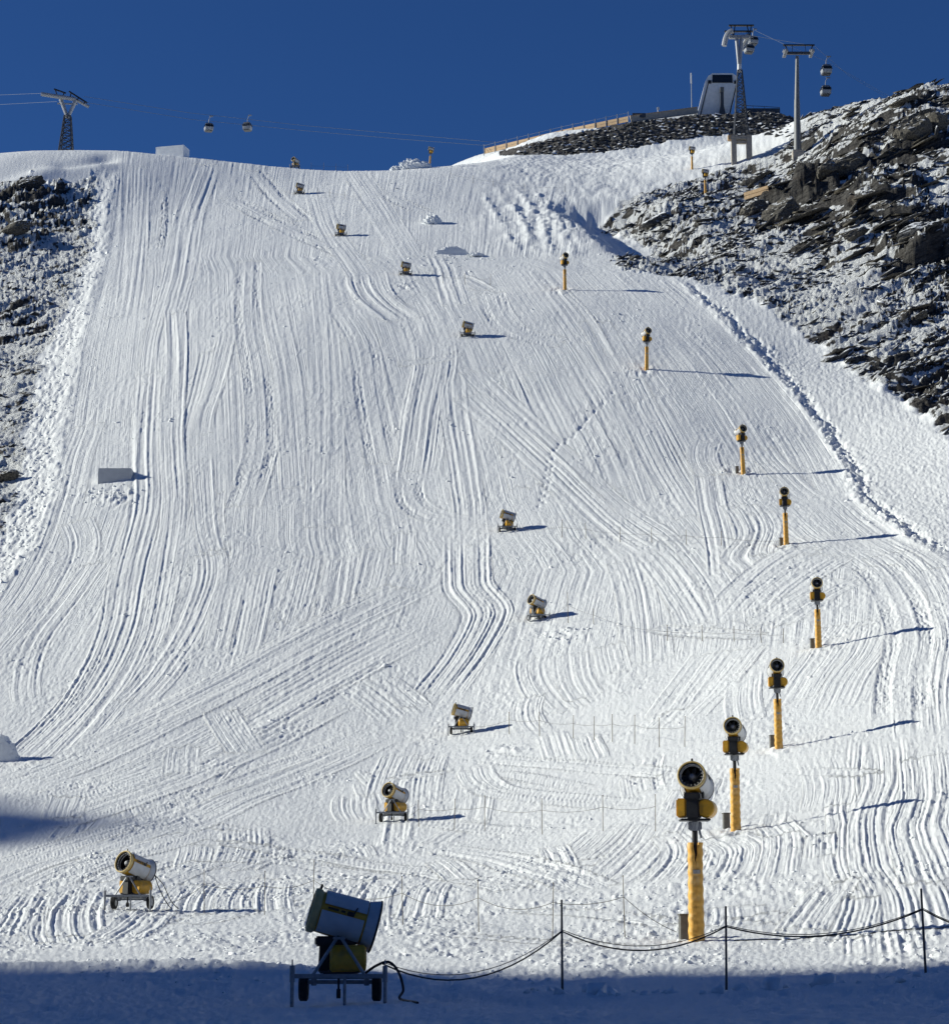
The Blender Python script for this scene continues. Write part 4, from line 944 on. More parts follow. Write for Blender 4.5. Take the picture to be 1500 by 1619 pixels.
    g['printed_band'] = MB().box((0.02, -0.236, 2.32), (0.24, 0.016, 0.13)).mesh('printed_band', BAND)
    g['pole'] = MB().tube((0, 0, -0.3), (0, 0, 4.05), 0.10, 0.095, 14).mesh('pole', BLACK)
    mb = MB().tube((0, 0, 3.70), (0, 0, 4.00), 0.17, 0.20, 12).box((0.0, -0.05, 3.86), (0.46, 0.2, 0.26), None, 0.02)
    mb.tube((0.14, -0.1, 3.75), (0.2, -0.12, 3.45), 0.04, n=8)
    g['collar'] = mb.mesh('collar', GREY)
    g['base_plate'] = MB().box((0, 0, 4.06), (1.0, 0.9, 0.07), None, 0.015).mesh('base_plate', BLACK)
gun_meshes()
for _k in ('barrel', 'duct', 'front_ring', 'nozzle_ring', 'fan', 'intake_grille', 'rear_cowl', 'intake_rim', 'up_l', 'up_r', 'lo_l', 'lo_r', 'lettering', 'latch', 'sensor'):
    for _v in GM[_k].vertices: _v.co = (_v.co.x * 0.86, _v.co.y * 1.03, _v.co.z * 1.03)

def part(name, me, parent, loc=(0, 0, 0), rot=(0, 0, 0)):
    o = bpy.data.objects.new(name, me); COL.objects.link(o); o.parent = parent; o.location = loc; o.rotation_euler = rot
    return o

def head(root, yaw, pitch, lift, hs=1.0):
    y, p = math.radians(yaw), -math.radians(pitch)
    c, s = math.cos(y), math.sin(y)
    def off(a, b, z): return (a * c - b * s, a * s + b * c, z)
    tilt = (0, p, y)
    up = (0, 0, 2.05 + lift)
    b = part('barrel', GM['barrel'], root, up, tilt)
    part('duct', GM['duct'], root, up, tilt)
    part('front_ring', GM['front_ring'], root, up, tilt)
    part('nozzle_ring', GM['nozzle_ring'], root, up, tilt)
    part('fan', GM['fan'], root, up, tilt)
    part('intake_grille', GM['intake_grille'], root, up, tilt)
    cowl = part('rear_cowl', GM['rear_cowl'], root, up, tilt)
    part('intake_rim', GM['intake_rim'], cowl)
    for k in ('up_l', 'up_r'): part('upper_panel', GM[k], root, up, tilt)
    for k in ('lo_l', 'lo_r'): part('lower_panel', GM[k], root, up, tilt)
    l = part('side_lettering', GM['lettering'], b); l['kind'] = 'stuff'
    l = part('latch', GM['latch'], b); l['kind'] = 'stuff'
    part('sensor', GM['sensor'], root, up, tilt)
    for ch in root.children:
        if ch.name.split('.')[0] in ('barrel', 'duct', 'front_ring', 'nozzle_ring', 'fan', 'intake_grille', 'rear_cowl', 'upper_panel', 'lower_panel', 'sensor'): ch.scale = (hs, hs, hs)
    part('yoke', GM['yoke'], root, (0, 0, lift), (0, 0, y))
    part('compressor', GM['compressor'], root, off(-0.12, 0.40, 1.10 + lift), (0, 0, y))
    part('valve_box', GM['valve_box'], root, off(0.05, -0.41, 1.12 + lift), (0, 0, y))

def carriage_gun(u, v, yaw, pitch, turn, label, s=1.0):
    p = at(u, v)
    f = Vector((p.x, p.y + 0.8, p.z))
    root = thing('snow_gun', label, 'snow gun', f, math.radians(turn), 'wheeled fan snow guns on the run')
    root.scale = (s, s, s)
    part('chassis', GM['chassis'], root); part('support_frame', GM['support_frame'], root)
    for sx in (-1, 1):
        part('stabiliser_leg', GM['stabiliser_leg'], root, (sx * 1.08, -0.82, -0.06))
        br = part('wheel', GM['tyre'], root, (sx * 0.86, -0.12, 0.42))
        part('rim', GM['rim'], br)
    part('prop_stand', GM['jockey'], root); part('jockey_wheel', GM['jockey_wheel'], root)
    part('turntable', GM['turntable'], root)
    head(root, yaw - turn, pitch, 0)
    return root

def tower_gun(u, v, yaw, pitch, label, s=1.0, lean=0.0):
    p = at(u, v)
    root = thing('tower_snow_gun', label, 'snow gun', p, 0, 'yellow tower snow guns')
    root.scale = (s, s, s); root.rotation_euler = (0, math.radians(lean), 0)
    pd = part('padding', GM['padding'], root); part('printed_band', GM['printed_band'], pd)
    part('pole', GM['pole'], root); part('collar', GM['collar'], root); part('base_plate', GM['base_plate'], root)
    head(root, yaw, pitch, 3.34, 0.93)
    return root

GUNS = [
 (535, 1590, 187, 15, 0, 'large wheeled snow gun in full shade at the very front of the slope'),
 (206, 1443, 232, 17, -10, 'wheeled snow gun with open black muzzle, just above the shaded foreground'),
 (622, 1298, 234, 16, -8, 'wheeled snow gun with open muzzle at the start of the roped row with six poles'),
 (729, 1163, 188, 15, 0, 'wheeled snow gun in profile at the start of the eight-pole row'),
 (848, 981, 218, 18, 22, 'wheeled snow gun turned on its chassis, above a patch of churned snow in mid slope'),
 (802, 843, 192, 16, 0, 'wheeled snow gun in profile where the curved groomer loop ends in mid slope'),
 (739, 534, 189, 14, 0, 'small wheeled snow gun just under the junction of two groomer tracks on the upper slope'),
 (641, 437, 188, 12, 0, 'small wheeled snow gun casting a level shadow, third down from the crest gun'),
 (538, 373, 200, 4, 6, 'small wheeled snow gun beside the diagonal track, second down from the crest gun'),
 (473, 306, 188, 16, 0, 'tiny wheeled snow gun just below the crest line, first down from the crest gun'),
 (466, 260, 236, 15, 0, 'tiny snow gun standing on the crest line against the blue sky'),
]
gun_roots = [carriage_gun(*a) for a in GUNS]

TOWERS = [
 (1101, 1489, 257, 14, 'tallest yellow padded tower snow gun, nearest to the cable posts', 1.0, 0.0),
 (1163, 1314, 257, 14, 'yellow padded tower snow gun directly behind the tallest one', 1.0, 0.0),
 (1231, 1182, 268, 12, 'yellow tower snow gun with muzzle facing straight out, third counted from the tallest', 1.0, -0.5),
 (1294, 1027, 267, 12, 'yellow tower snow gun standing in front of the fan of curved tracks', 1.0, -0.5),
 (1243, 865, 264, 12, 'yellow tower snow gun beside the S-shaped groomer tracks', 1.0, -1.0),
 (1175, 750, 290, 12, 'yellow tower snow gun with barrel turned aside, above the S-shaped groomer tracks', 1.0, -2.0),
 (1022, 585, 288, 12, 'yellow tower snow gun at the lower end of the snow lip on the upper slope', 1.0, 1.0),
 (893, 460, 290, 12, 'yellow tower snow gun below the shaded hollow', 1.0, -0.5),
 (679, 256, 195, 8, 'yellow tower snow gun standing on the crest beside the snow heap', 0.8, 4.0),
 (1094, 268, 190, 6, 'small yellow tower snow gun among rocks, upper of two by the portal pylon', 0.85, 0.0),
 (1115, 309, 190, 6, 'small yellow tower snow gun among dark rocks, lower of two by the portal pylon', 0.85, 0.0),
]
tower_roots = [tower_gun(*a) for a in TOWERS]

# grey hydrant cabinets beside the towers
CAB = MB().box((0, 0, 0.30), (0.34, 0.34, 0.95), None, 0.015).box((0, 0, 0.80), (0.40, 0.40, 0.06), None, 0.01).mesh('cabinet', BOXGREY)
for (u, v, what) in [(1082, 1486, 'nearest to the cable posts'), (1148, 1311, 'beside the second tower snow gun'), (1221, 1181, 'beside the third tower snow gun up'),
                     (1284, 1026, 'beside the tower in front of the fan of tracks'), (1235, 864, 'beside the tower by the S-shaped tracks'), (1165, 749, 'half drifted, by the tower with barrel turned aside')]:
    o = bpy.data.objects.new('hydrant_cabinet', CAB); COL.objects.link(o); o.location = at(u, v); o.rotation_euler = (0, 0, 0.15)
    tag(o, 'grey hydrant cabinet ' + what, 'cabinet', 'hydrant cabinets at the tower bases')

# ------------------------------------------------------------------ marker poles and ropes
POLE = MB().tube((0, 0, -0.3), (0, 0, 1), 0.020, 0.014, 6)
def pole(u, vt, vb, label, group, r=0.020, mat=None):
    p = at(u, vb); h = (vb - vt) / px_per_m(p) * 1.02
    lean = RNG.uniform(-0.03, 0.03)
    mb = MB().tube((0, 0, -0.3), (lean * h, 0, h), r, r * 0.75, 6)
    if mat is None: mb.tube((lean * h, 0, h - 0.02), (lean * h, 0, h + 0.03), r * 1.3, r * 1.2, 6)
    o = mb.build('marker_pole' if mat is None else 'cable_post', mat or WOODPOLE)
    o.location = p
    tag(o, label, 'pole' if mat is None else 'post', group)
    return p, h, lean
def sag(a, b, s, n=10):
    a, b = Vector(a), Vector(b)
    return [a.lerp(b, i / n) - Vector((0, 0, 4 * s * (i / n) * (1 - i / n))) for i in range(n + 1)]
ORD = ['first', 'second', 'third', 'fourth', 'fifth', 'sixth', 'seventh', 'eighth', 'ninth', 'tenth']
def pole_row(rowname, pts, attach=0.62, start=None, end=None, rr=0.012, s=0.28):
    tops = []
    for i, (u, vt, vb) in enumerate(pts):
        r = max(0.018, min(0.034, 0.62 / px_per_m(at(u, vb))))
        p, h, ln = pole(u, vt, vb, 'thin marker pole, %s in the row %s' % (ORD[i], rowname), 'thin marker poles ' + rowname, r)
        tops.append(p + Vector((ln * h * attach, -0.03, h * attach)))
    if start is not None: tops.insert(0, start)
    if end is not None: tops.append(end)
    path = []
    for a, b in zip(tops[:-1], tops[1:]): path += sag(a, b, s * (b - a).length / 9)[:-1]
    path.append(tops[-1])
    o = MB().path(path, rr, 5).build('rope', ROPE)
    tag(o, 'thin sagging rope strung along the marker poles ' + rowname, 'rope', 'ropes on the marker poles')

pole_row('by the gun above the shaded foreground', [(323, 1380, 1446), (418, 1381, 1448), (495, 1366, 1452), (637, 1388, 1462), (757, 1393, 1472), (873, 1397, 1484), (988, 1390, 1484)], 0.66,
         start=at(252, 1440) + Vector((0, 0, 0.3)), end=at(1070, 1482) + Vector((0, 0, 0.15)), s=0.5)
pole_row('of six poles in mid apron', [(662, 1263, 1303), (718, 1261, 1307), (766, 1255, 1308), (857, 1260, 1315), (953, 1261, 1316), (1036, 1260, 1316)], 0.68,
         start=at(650, 1297) + Vector((0, 0, 0.5)))
pole_row('of eight poles below the churned snow', [(805, 1127, 1161), (853, 1126, 1163), (906, 1132, 1167), (939, 1133, 1169), (968, 1130, 1172), (1003, 1132, 1176), (1042, 1135, 1180), (1082, 1133, 1180)], 0.66,
         start=at(752, 1158) + Vector((0, 0, 0.4)))
pole_row('beside the gun turned on its chassis', [(898, 937, 984), (938, 962, 986), (1055, 985, 1009), (1110, 987, 1011), (1160, 990, 1013), (1203, 993, 1015), (1238, 994, 1016)], 0.6, start=at(868, 981) + Vector((0, 0, 0.4)), rr=0.012)
pole_row('where the curved groomer loop ends', [(888, 824, 851), (926, 828, 852), (980, 832, 856), (1030, 835, 858), (1085, 838, 861), (1140, 842, 864)], 0.6, start=at(819, 842) + Vector((0, 0, 0.4)), end=at(1236, 864) + Vector((0, 0, 0.5)), rr=0.014)
pole_row('along the crest line', [(492, 250, 261), (512, 249, 261), (531, 251, 262), (550, 252, 263)], 0.6, rr=0.014)
pole_row('under the tiny gun just below the crest', [(502, 297, 309), (521, 299, 311), (545, 303, 315), (570, 308, 319)], 0.6, rr=0.014)
pole_row('along the snow rim above the hollow', [(712, 270, 281), (748, 276, 289), (779, 282, 294), (829, 288, 300), (893, 290, 303)], 0.6, rr=0.014)
pole_row('by the third gun down from the crest', [(700, 430, 447), (735, 432, 450), (775, 434, 452)], 0.6, rr=0.014)

# dark cable posts in front and the heavy cables slung between them
BP = [(889, 1438, 1579), (1148, 1435, 1566), (1464, 1414, 1548)]
names = ['dark steel cable post standing nearest to the shaded snow gun', 'dark steel cable post between the tallest tower gun and the shaded lip', 'dark steel cable post by the thick curving tracks, at the edge of the view']
hooks = []
for (u, vt, vb), nm in zip(BP, names):
    p, h, ln = pole(u, vt, vb, nm, 'dark cable posts in the foreground', 0.034, DARKG)
    hooks.append(p + Vector((ln * h * 0.66, -0.04, h * (0.655 if u < 900 else 0.76))))
g1 = gun_roots[0].location
hk0 = Vector((g1.x + 1.0, g1.y - 0.45, g1.z + 0.98))
last = Vector(pt(1600, 1470, hooks[-1].y))
def slung(pts, sags, r):
    path = []
    for a, b, s in zip(pts[:-1], pts[1:], sags): path += sag(a, b, s, 14)[:-1]
    return MB().path(path + [pts[-1]], r, 7)
o = slung([hk0] + hooks + [last], [0.72, 0.52, 0.42, 0.2], 0.019).build('cable', CABLE)
tag(o, 'heavy black power cable slung low between the foreground posts', 'cable')
up_ = Vector((0.02, 0.05, 0.03))
o = slung([hk0 + up_] + [h + up_ for h in hooks] + [last + up_], [0.62, 0.44, 0.40, 0.2], 0.010).build('cable', CABLE)
tag(o, 'thinner black line slung just above the heavy cable on the foreground posts', 'cable')
pts = [(g1.x + 0.55, g1.y - 0.45, g1.z + 0.72), (g1.x + 0.85, g1.y - 0.5, g1.z + 0.93), (g1.x + 1.15, g1.y - 0.55, g1.z + 1.02), (g1.x + 1.38, g1.y - 0.6, g1.z + 0.8), (g1.x + 1.5, g1.y - 0.65, g1.z + 0.4)]
e1, e2 = at(632, 1585), at(660, 1594)
pts += [tuple(e1 + Vector((0, 0, 0.05))), tuple(e2 + Vector((0, 0, 0.02)))]
q = spline(pts, 8)
o = MB().path([tuple(a) for a in q], 0.032, 7).build('hose', CABLE)
tag(o, 'thick black hose drooping from the shaded snow gun to the snow', 'hose')
g2 = gun_roots[1].location
for k, dx in enumerate((0.0, 0.25)):
    e = at(272 + 10 * k, 1440)
    q = spline([(g2.x + 1.0, g2.y - 0.2, g2.z + 1.65), (g2.x + 1.15 + dx, g2.y - 0.2, g2.z + 1.2), (g2.x + 1.5 + dx, g2.y - 0.2, g2.z + 0.5), tuple(e + Vector((0, 0, 0.03)))], 8)
    o = MB().path([tuple(a) for a in q], 0.022, 6).build('hose', CABLE)
    tag(o, ('outer' if k else 'inner') + ' of two dark hoses hanging from the gun above the shaded foreground', 'hose')
# the dark line lying on the snow beyond the posts
q = [at(u, v) + Vector((0, 0, 0.03)) for u, v in [(1160, 1488), (1200, 1486), (1250, 1483), (1300, 1480), (1350, 1478), (1400, 1474), (1440, 1471), (1480, 1470), (1520, 1464)]]
o = MB().path(q, 0.018, 6).build('cable', CABLE)
tag(o, 'dark thin line lying on lit snow behind the foreground posts', 'cable')

# ------------------------------------------------------------------ blocks and heaps of snow
def block(u, v, w, h, d, label, rz=0.0, mat=None):
    p = at(u, v)
    bm = bmesh.new(); bmesh.ops.create_cube(bm, size=1)
    bmesh.ops.subdivide_edges(bm, edges=bm.edges[:], cuts=5, use_grid_fill=True)
    for q in bm.verts:
        q.co = Vector((q.co.x * w, q.co.y * d + d / 2, (q.co.z + 0.5) * h + (0 if q.co.z > 0 else -1.2)))
        n = 0.035 * float(perlin(q.co.x * 1.3 + 9, q.co.z * 1.3 + q.co.y, 501))
        q.co += Vector((n, n, n))
    bmesh.ops.bevel(bm, geom=[e for e in bm.edges if e.calc_face_angle(0) > 0.8], offset=0.05, segments=2, affect='EDGES')
    me = bpy.data.meshes.new('snow_block'); bm.to_mesh(me); bm.free(); me.materials.append(mat or PACKED)
    o = bpy.data.objects.new('snow_block', me); COL.objects.link(o); o.location = p; o.rotation_euler = (0, 0, rz)
    tag(o, label, 'snow block', 'cut snow blocks beside the run')
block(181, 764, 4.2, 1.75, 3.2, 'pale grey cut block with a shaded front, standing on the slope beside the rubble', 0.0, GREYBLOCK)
block(268, 243, 6.4, 2.1, 3.5, 'long white cut block on the crest line against the sky', -0.25)

def heap(u, v, w, h, d, seed, label, cut=False):
    p = at(u, v)
    bm = bmesh.new(); bmesh.ops.create_icosphere(bm, subdivisions=5, radius=1)
    xs = np.array([q.co[:] for q in bm.verts], np.float32)
    n = 0.42 * fbm(xs[:, 0] * 2.2 + seed, xs[:, 1] * 2.2 + xs[:, 2], seed, 3) + 0.32 * fbm(xs[:, 0] * 6 + xs[:, 2] * 3, xs[:, 1] * 6 + seed, seed + 5, 2)
    for q, a in zip(bm.verts, n):
        z = max(q.co.z, -0.35)
        q.co = Vector((q.co.x * w / 2 * (1 + 0.5 * a), q.co.y * d / 2 * (1 + 0.5 * a), z * h * (1 + 0.8 * a)))
        if cut and q.co.y < -d * 0.18: q.co.y = -d * 0.18 + 0.08 * float(a) + 0.15 * (q.co.y + d * 0.18)
    me = bpy.data.meshes.new('snow_heap'); bm.to_mesh(me); bm.free(); me.materials.append(PACKED)
    me.polygons.foreach_set('use_smooth', [True] * len(me.polygons)); me.set_sharp_from_angle(angle=0.6)
    o = bpy.data.objects.new('snow_heap', me); COL.objects.link(o); o.location = p
    tag(o, label, 'snow heap', 'heaps of ploughed snow')
heap(655, 266, 7.0, 1.7, 4.0, 31, 'rough white snow heap on the crest line, largest of the heaps')
heap(625, 262, 2.2, 0.8, 2.0, 37, 'small snow heap on the crest beside the largest heap')
heap(683, 352, 3.2, 1.5, 3.0, 32, 'rounded snow heap with a dark shadow, under the tiny guns near the crest')
heap(714, 402, 5.2, 1.1, 2.6, 33, 'long snow heap with a shaded cut face on the upper slope', True)
heap(752, 404, 3.0, 0.5, 2.0, 34, 'low spread of snow lumps trailing from the long cut heap')
heap(-6, 1203, 3.8, 1.75, 3.2, 35, 'big snow heap at the edge of the view with a pointed shadow', True)

def scatter(name, pts, sizes, mat, seed, squash=0.7, npt=9, stretch=(1, 1), rot=None, label=None, jitter=0.5):
    """many small lumps as one mesh: what nobody would count"""
    r = np.random.default_rng(seed)
    protos = []
    for k in range(10):
        bm = bmesh.new()
        for _ in range(npt):
            d = r.normal(size=3); d /= np.linalg.norm(d); d *= r.uniform(0.75, 1.1)
            bm.verts.new(d)
        bmesh.ops.convex_hull(bm, input=bm.verts)
        bmesh.ops.delete(bm, geom=[q for q in bm.verts if not q.link_faces], context='VERTS')
        bmesh.ops.triangulate(bm, faces=bm.faces)
        bm.verts.index_update()
        protos.append((np.array([q.co[:] for q in bm.verts]), np.array([[q.index for q in f.verts] for f in bm.faces])))
        bm.free()
    V_, F_, n = [], [], 0
    for i in range(len(pts)):
        pv_, pf_ = protos[int(r.integers(10))]
        a = (rot if rot is not None else 0) + r.normal() * jitter
        c, s = math.cos(a), math.sin(a)
        q = pv_ * np.array([stretch[0], stretch[1], squash]) * sizes[i] * r.uniform(0.8, 1.2, 3)
        if rot is None: q = np.stack([q[:, 0] * c - q[:, 1] * s, q[:, 0] * s + q[:, 1] * c, q[:, 2]], 1)
        else:           q = np.stack([q[:, 0] * c - q[:, 2] * s, q[:, 1], q[:, 0] * s + q[:, 2] * c], 1)
        V_.append(q + pts[i]); F_.append(pf_ + n); n += len(q)
    me = bpy.data.meshes.new(name); VV = np.concatenate(V_); FF = np.concatenate(F_)
    me.vertices.add(len(VV)); me.vertices.foreach_set('co', VV.astype(np.float32).ravel())
    me.loops.add(len(FF) * 3); me.loops.foreach_set('vertex_index', FF.astype(np.int32).ravel())
    me.polygons.add(len(FF)); me.polygons.foreach_set('loop_start', np.arange(0, len(FF) * 3, 3, dtype=np.int32))
    me.update(); me.validate(); me.materials.append(mat)
    o = bpy.data.objects.new(name, me); COL.objects.link(o); o['kind'] = 'stuff'
    if label: o['label'] = label
    return o

def pick(weight, n, seed):
    """ground points drawn evenly over the picture's view of a zone"""
    r = np.random.default_rng(seed)
    w = np.clip(weight, 0, None)
    w = np.where((Uf > -120) & (Uf < 1620) & (Vf > 60), w, 0) * (np.gradient(RX, axis=1) * np.gradient(RY, axis=0)) * PPM
    w = w.ravel(); idx = r.choice(len(w), n, p=w / w.sum())
    return np.stack([RX.ravel()[idx], RY.ravel()[idx], TZ.ravel()[idx]], 1), idx
P, I = pick(rock_r * sstep(-0.1, 0.5, fbm(l1 / 14, q1 / 3, 601, 2) + 0.1) * (1 - 0.75 * blob(1310, 480, 180, 50)) * (1 - 0.6 * cliff.clip(0, 1)), 5200, 602)
S_ = np.random.default_rng(603).lognormal(-0.95, 0.45, len(P)).clip(0.14, 1.3)
scatter('rubble', P + [0, 0, 0.02], S_, STONE, 604, 0.36, 10, (1.75, 1.0), math.radians(25), 'slabs and broken stone dusted with snow on the hillside by the pylons', 0.35)
P, I = pick(rock_r * cliff * sstep(0.2, -0.3, np.abs(fbm(l1 / 10, q1 / 2.5, 606, 2)) - 0.2), 650, 607)
scatter('rubble', P - [0, 0, 0.1], np.random.default_rng(608).lognormal(-0.25, 0.4, len(P)).clip(0.35, 2.0), STONE_BARE, 609, 0.24, 11, (3.0, 1.4), math.radians(27), 'tilted slabs with snow on their ledges high on the rocky hillside', 0.16)
P, I = pick(rock_l * sstep(-0.2, 0.4, fbm(l3 / 10, q3 / 3, 611, 2) + 0.1), 1700, 612)
S_ = np.random.default_rng(613).lognormal(-1.25, 0.4, len(P)).clip(0.1, 0.9)
scatter('rubble', P, S_, STONE, 614, 0.5, 10, (1.5, 1.0), math.radians(30), 'scree dusted with snow along the sunny side of the run', 0.4)
edge_w = np.exp(-((dL + 2.2) / 2.4) ** 2) * up_l + 0.8 * np.exp(-((dR + 0.8) / 0.9) ** 2) * up_r + 0.5 * np.exp(-((dR - 0.3) / 0.6) ** 2) * up_r
P, I = pick(edge_w, 3000, 621)
scatter('snow_clods', P, np.random.default_rng(622).lognormal(-1.95, 0.5, len(P)).clip(0.05, 0.55), PACKED, 623, 0.7, 9, label='loose snow clods along the cut edges of the run')
cw = piste * churn * (0.15 + near) * sstep(60, 75, Y32) + 3 * blob(885, 1005, 50, 12) + 2 * blob(803, 1186, 30, 8) + 2 * blob(1165, 740, 25, 10) + 2 * blob(1300, 1020, 30, 8) + 2 * blob(180, 785, 40, 14) + 2 * blob(720, 410, 50, 8) + blob(640, 455, 20, 8)
P, I = pick(cw, 3800, 631)
scatter('snow_clods', P, (np.random.default_rng(632).lognormal(-2.45, 0.45, len(P)) * np.clip(P[:, 1] / 130, 0.7, 2.2)).clip(0.03, 0.4), PACKED, 633, 0.7, 9, label='small clods strewn over the churned snow')
lipn = 70
r_ = np.random.default_rng(641); lx = r_.uniform(1, 15, lipn); ly = np.interp(lx, [1, 5, 9, 15], [60, 57, 57, 56]) + r_.normal(0, 0.7, lipn)
scatter('snow_clods', np.stack([lx, ly, ground_z(lx, ly)], 1), r_.lognormal(-1.9, 0.5, lipn).clip(0.06, 0.42), PACKED, 642, 0.75, 9, label='shaded lumps along the snow lip in front')

# ------------------------------------------------------------------ stone embankment: every stone its own piece
def stone_mesh(r):
    bm = bmesh.new()
    for _ in range(13):
        d = r.uniform(-1, 1, 3); d /= max(np.abs(d)) ** 0.6 * np.linalg.norm(d) ** 0.4
        bm.verts.new(d)
    bmesh.ops.convex_hull(bm, input=bm.verts)
    bmesh.ops.delete(bm, geom=[q for q in bm.verts if not q.link_faces], context='VERTS')
    me = bpy.data.meshes.new('stone'); bm.to_mesh(me); bm.free(); me.materials.append(STONE)
    return me
r_ = np.random.default_rng(701)
STM = [stone_mesh(r_) for _ in range(14)]
emb_base = at(1020, 225)
emb = thing('stone_embankment', 'long curved embankment of dark dry-laid stones under the timber fence and station', 'stone wall', emb_base)
spots = []
for v_off in np.arange(0, 46, 4.3):
    for uu in np.arange(815, 1252, 8.6):
        u_ = uu + r_.uniform(-3, 3) + (4.3 if int(v_off / 4.3) % 2 else 0)
        lo = np.interp(u_, [765, 826, 892, 968, 1044, 1095, 1145, 1196, 1252], [243, 243, 245, 237, 223, 215, 210, 213, 215]); hi = np.interp(u_, [765, 892, 993, 1049, 1105, 1181, 1231, 1260], [244, 213, 192, 187, 179, 175, 175, 180])
        v_ = lo - 1 - v_off + r_.uniform(-0.8, 0.8)
        if v_ < hi + 2: continue
        spots.append((u_, v_, r_.uniform(0.8, 1.25)))
spots.sort(key=lambda t: -t[2])
ux, uy = ground_xy([s[0] for s in spots], [s[1] for s in spots]); uz = ground_z(ux, uy)
rest = []
for i, (sp, x, y, z) in enumerate(zip(spots, ux, uy, uz)):
    p = Vector((x, y, z)); sz = sp[2]
    if i < 300:
        o = bpy.data.objects.new('stone', STM[i % 14]); COL.objects.link(o); o.parent = emb
        o.location = p - emb_base; o.scale = (0.72 * sz, 0.62 * sz, 0.40 * sz); o.rotation_euler = (r_.uniform(-0.3, 0.3), r_.uniform(-0.35, 0.2), r_.uniform(-0.6, 0.6))
    else: rest.append((p - emb_base, sz))
if rest:
    o = scatter('stone_fill', np.array([tuple(a) for a, b in rest]), np.array([0.62 * b for a, b in rest]), STONE, 702, 0.6, 12, (1.1, 1)); o.parent = emb

# timber fence along the top of the embankment
fence = thing('timber_fence', 'sunlit timber plank fence with pale posts climbing along the stone embankment', 'fence', Vector(pt(765, 243, 546)))
fb = Vector(fence.location)
FU = np.linspace(765, 993, 14)
line = [Vector(pt(u, np.interp(u, [765, 892, 993], [243.5, 213.5, 192.5]), np.interp(u, [765, 826, 892, 940, 993], [579, 571, 563, 557, 552]))) for u in FU]
for i, (a, b) in enumerate(zip(line[:-1], line[1:])):
    d = b - a; ang = math.atan2(d.y, d.x); tilt = -math.asin(d.z / d.length)
    for k in range(2):
        mb = MB().box((d.length / 2, 0, 0.42 + 0.72 * k), (d.length - 0.04, 0.10, 0.66))
        pl = mb.build('plank', PLANK, fence, a - fb, (0, tilt, ang))
PM = MB().box((0, 0, 1.05), (0.20, 0.20, 3.0), None, 0.02).mesh('post', WHITE)
for a in line: part('post', PM, fence, a - fb + Vector((0, -0.16, 0)))
RAIL = MB().path([a - fb + Vector((0, -0.05, 2.3)) for a in line], 0.035, 5).build('top_rail', GREY, fence)

# low parapet, panel and lamp between the fence and the station
a, b = Vector(pt(997, 190, 553)), Vector(pt(1024, 187, 554))
par = thing('parapet', 'brownish low parapet between the timber fence and the station', 'wall', a)
mb = MB().box((0, 0, 0), (1, 1, 1))
d = Vector(pt(1103, 176, 558)) - a
o = MB().box((d.length / 2, 0, 0.3), (d.length, 0.4, 1.5)).build('wall', CONC, par, (0, 0, 0), (0, -math.asin(d.z / d.length), math.atan2(d.y, d.x)))
o = MB().box((d.length / 2, -0.05, 1.10), (d.length, 0.6, 0.12)).build('coping', PLANK, par, (0, 0, 0), (0, -math.asin(d.z / d.length), math.atan2(d.y, d.x)))
sg = thing('panel_board', 'small dark grey panel on short legs at the end of the timber fence', 'panel', Vector(pt(1010, 189, 553.5)))
MB().box((0, 0, 1.15), (3.2, 0.12, 1.1), None, 0.02).build('panel', DARKG, sg)
for s in (-1, 1): MB().box((s * 1.3, 0.0, 0.2), (0.1, 0.1, 0.9)).build('leg', GREY, sg)
lp = thing('floodlight', 'short pale post with a lamp head on the parapet beside the panel', 'lamp', Vector(pt(1040, 185, 555)))
MB().tube((0, 0, -0.3), (0, 0, 2.0), 0.12, n=8).build('post', WHITE, lp)
MB().box((0.05, -0.1, 2.25), (0.6, 0.5, 0.55), None, 0.05).build('lamp_head', WHITE, lp)

# ------------------------------------------------------------------ lift station
st_p = Vector(pt(1135, 180, 560)); kz = 1 / px_per_m(st_p)
station = thing('lift_station', 'grey lift station with a leaning white frame and dark window band above the embankment', 'building', st_p)
def prism(poly, y0, y1, M=None):
    n = len(poly); mb = MB()
    vs = [((u - 1135) * kz, y0, (180 - v) * kz) for u, v in poly] + [((u - 1135) * kz, y1, (180 - v) * kz) for u, v in poly]
    return mb.add(vs, [tuple(range(n)), tuple(range(2 * n - 1, n - 1, -1))] + [(i, i + n, (i + 1) % n + n, (i + 1) % n) for i in range(n)])
prism([(1101, 184), (1116, 125), (1120, 117), (1127, 112), (1159, 112), (1165, 116), (1168, 124), (1154, 184)], 0.0, 9.0).build('hall', STATION, station)
prism([(1108, 184), (1121, 130), (1164, 130), (1151, 184)], -0.10, 0.0).build('front_wall', STATION_FACE, station)
prism([(1126.5, 128), (1127, 115), (1158.5, 115), (1159, 128)], -0.14, 0.02).build('window', GLASS, station)
f = prism([(1105.5, 184), (1119.8, 128), (1121, 128), (1107, 184)], -0.16, 0.02).build('edge_seam', BLACK, station)
f = prism([(1151.5, 184), (1165, 128), (1166.4, 128), (1153, 184)], -0.16, 0.02).build('edge_seam', BLACK, station)
prism([(1119.5, 129), (1120, 124.5), (1125, 124.5), (1125, 129)], -0.35, 0.02).build('lamp_box', BLACK, station)
prism([(1161, 129.5), (1161.5, 125), (1166, 125), (1166, 129.5)], -0.35, 0.02).build('lamp_box', BLACK, station)
prism([(1135, 184), (1138, 168), (1138.5, 140), (1143.5, 140), (1143, 168), (1146, 184)], -1.6, -0.9).build('pillar', DARKG, station)
prism([(1137.5, 147), (1138, 139), (1144, 139), (1143.5, 147)], -1.75, -0.8).build('pillar_head', BOXGREY, station)
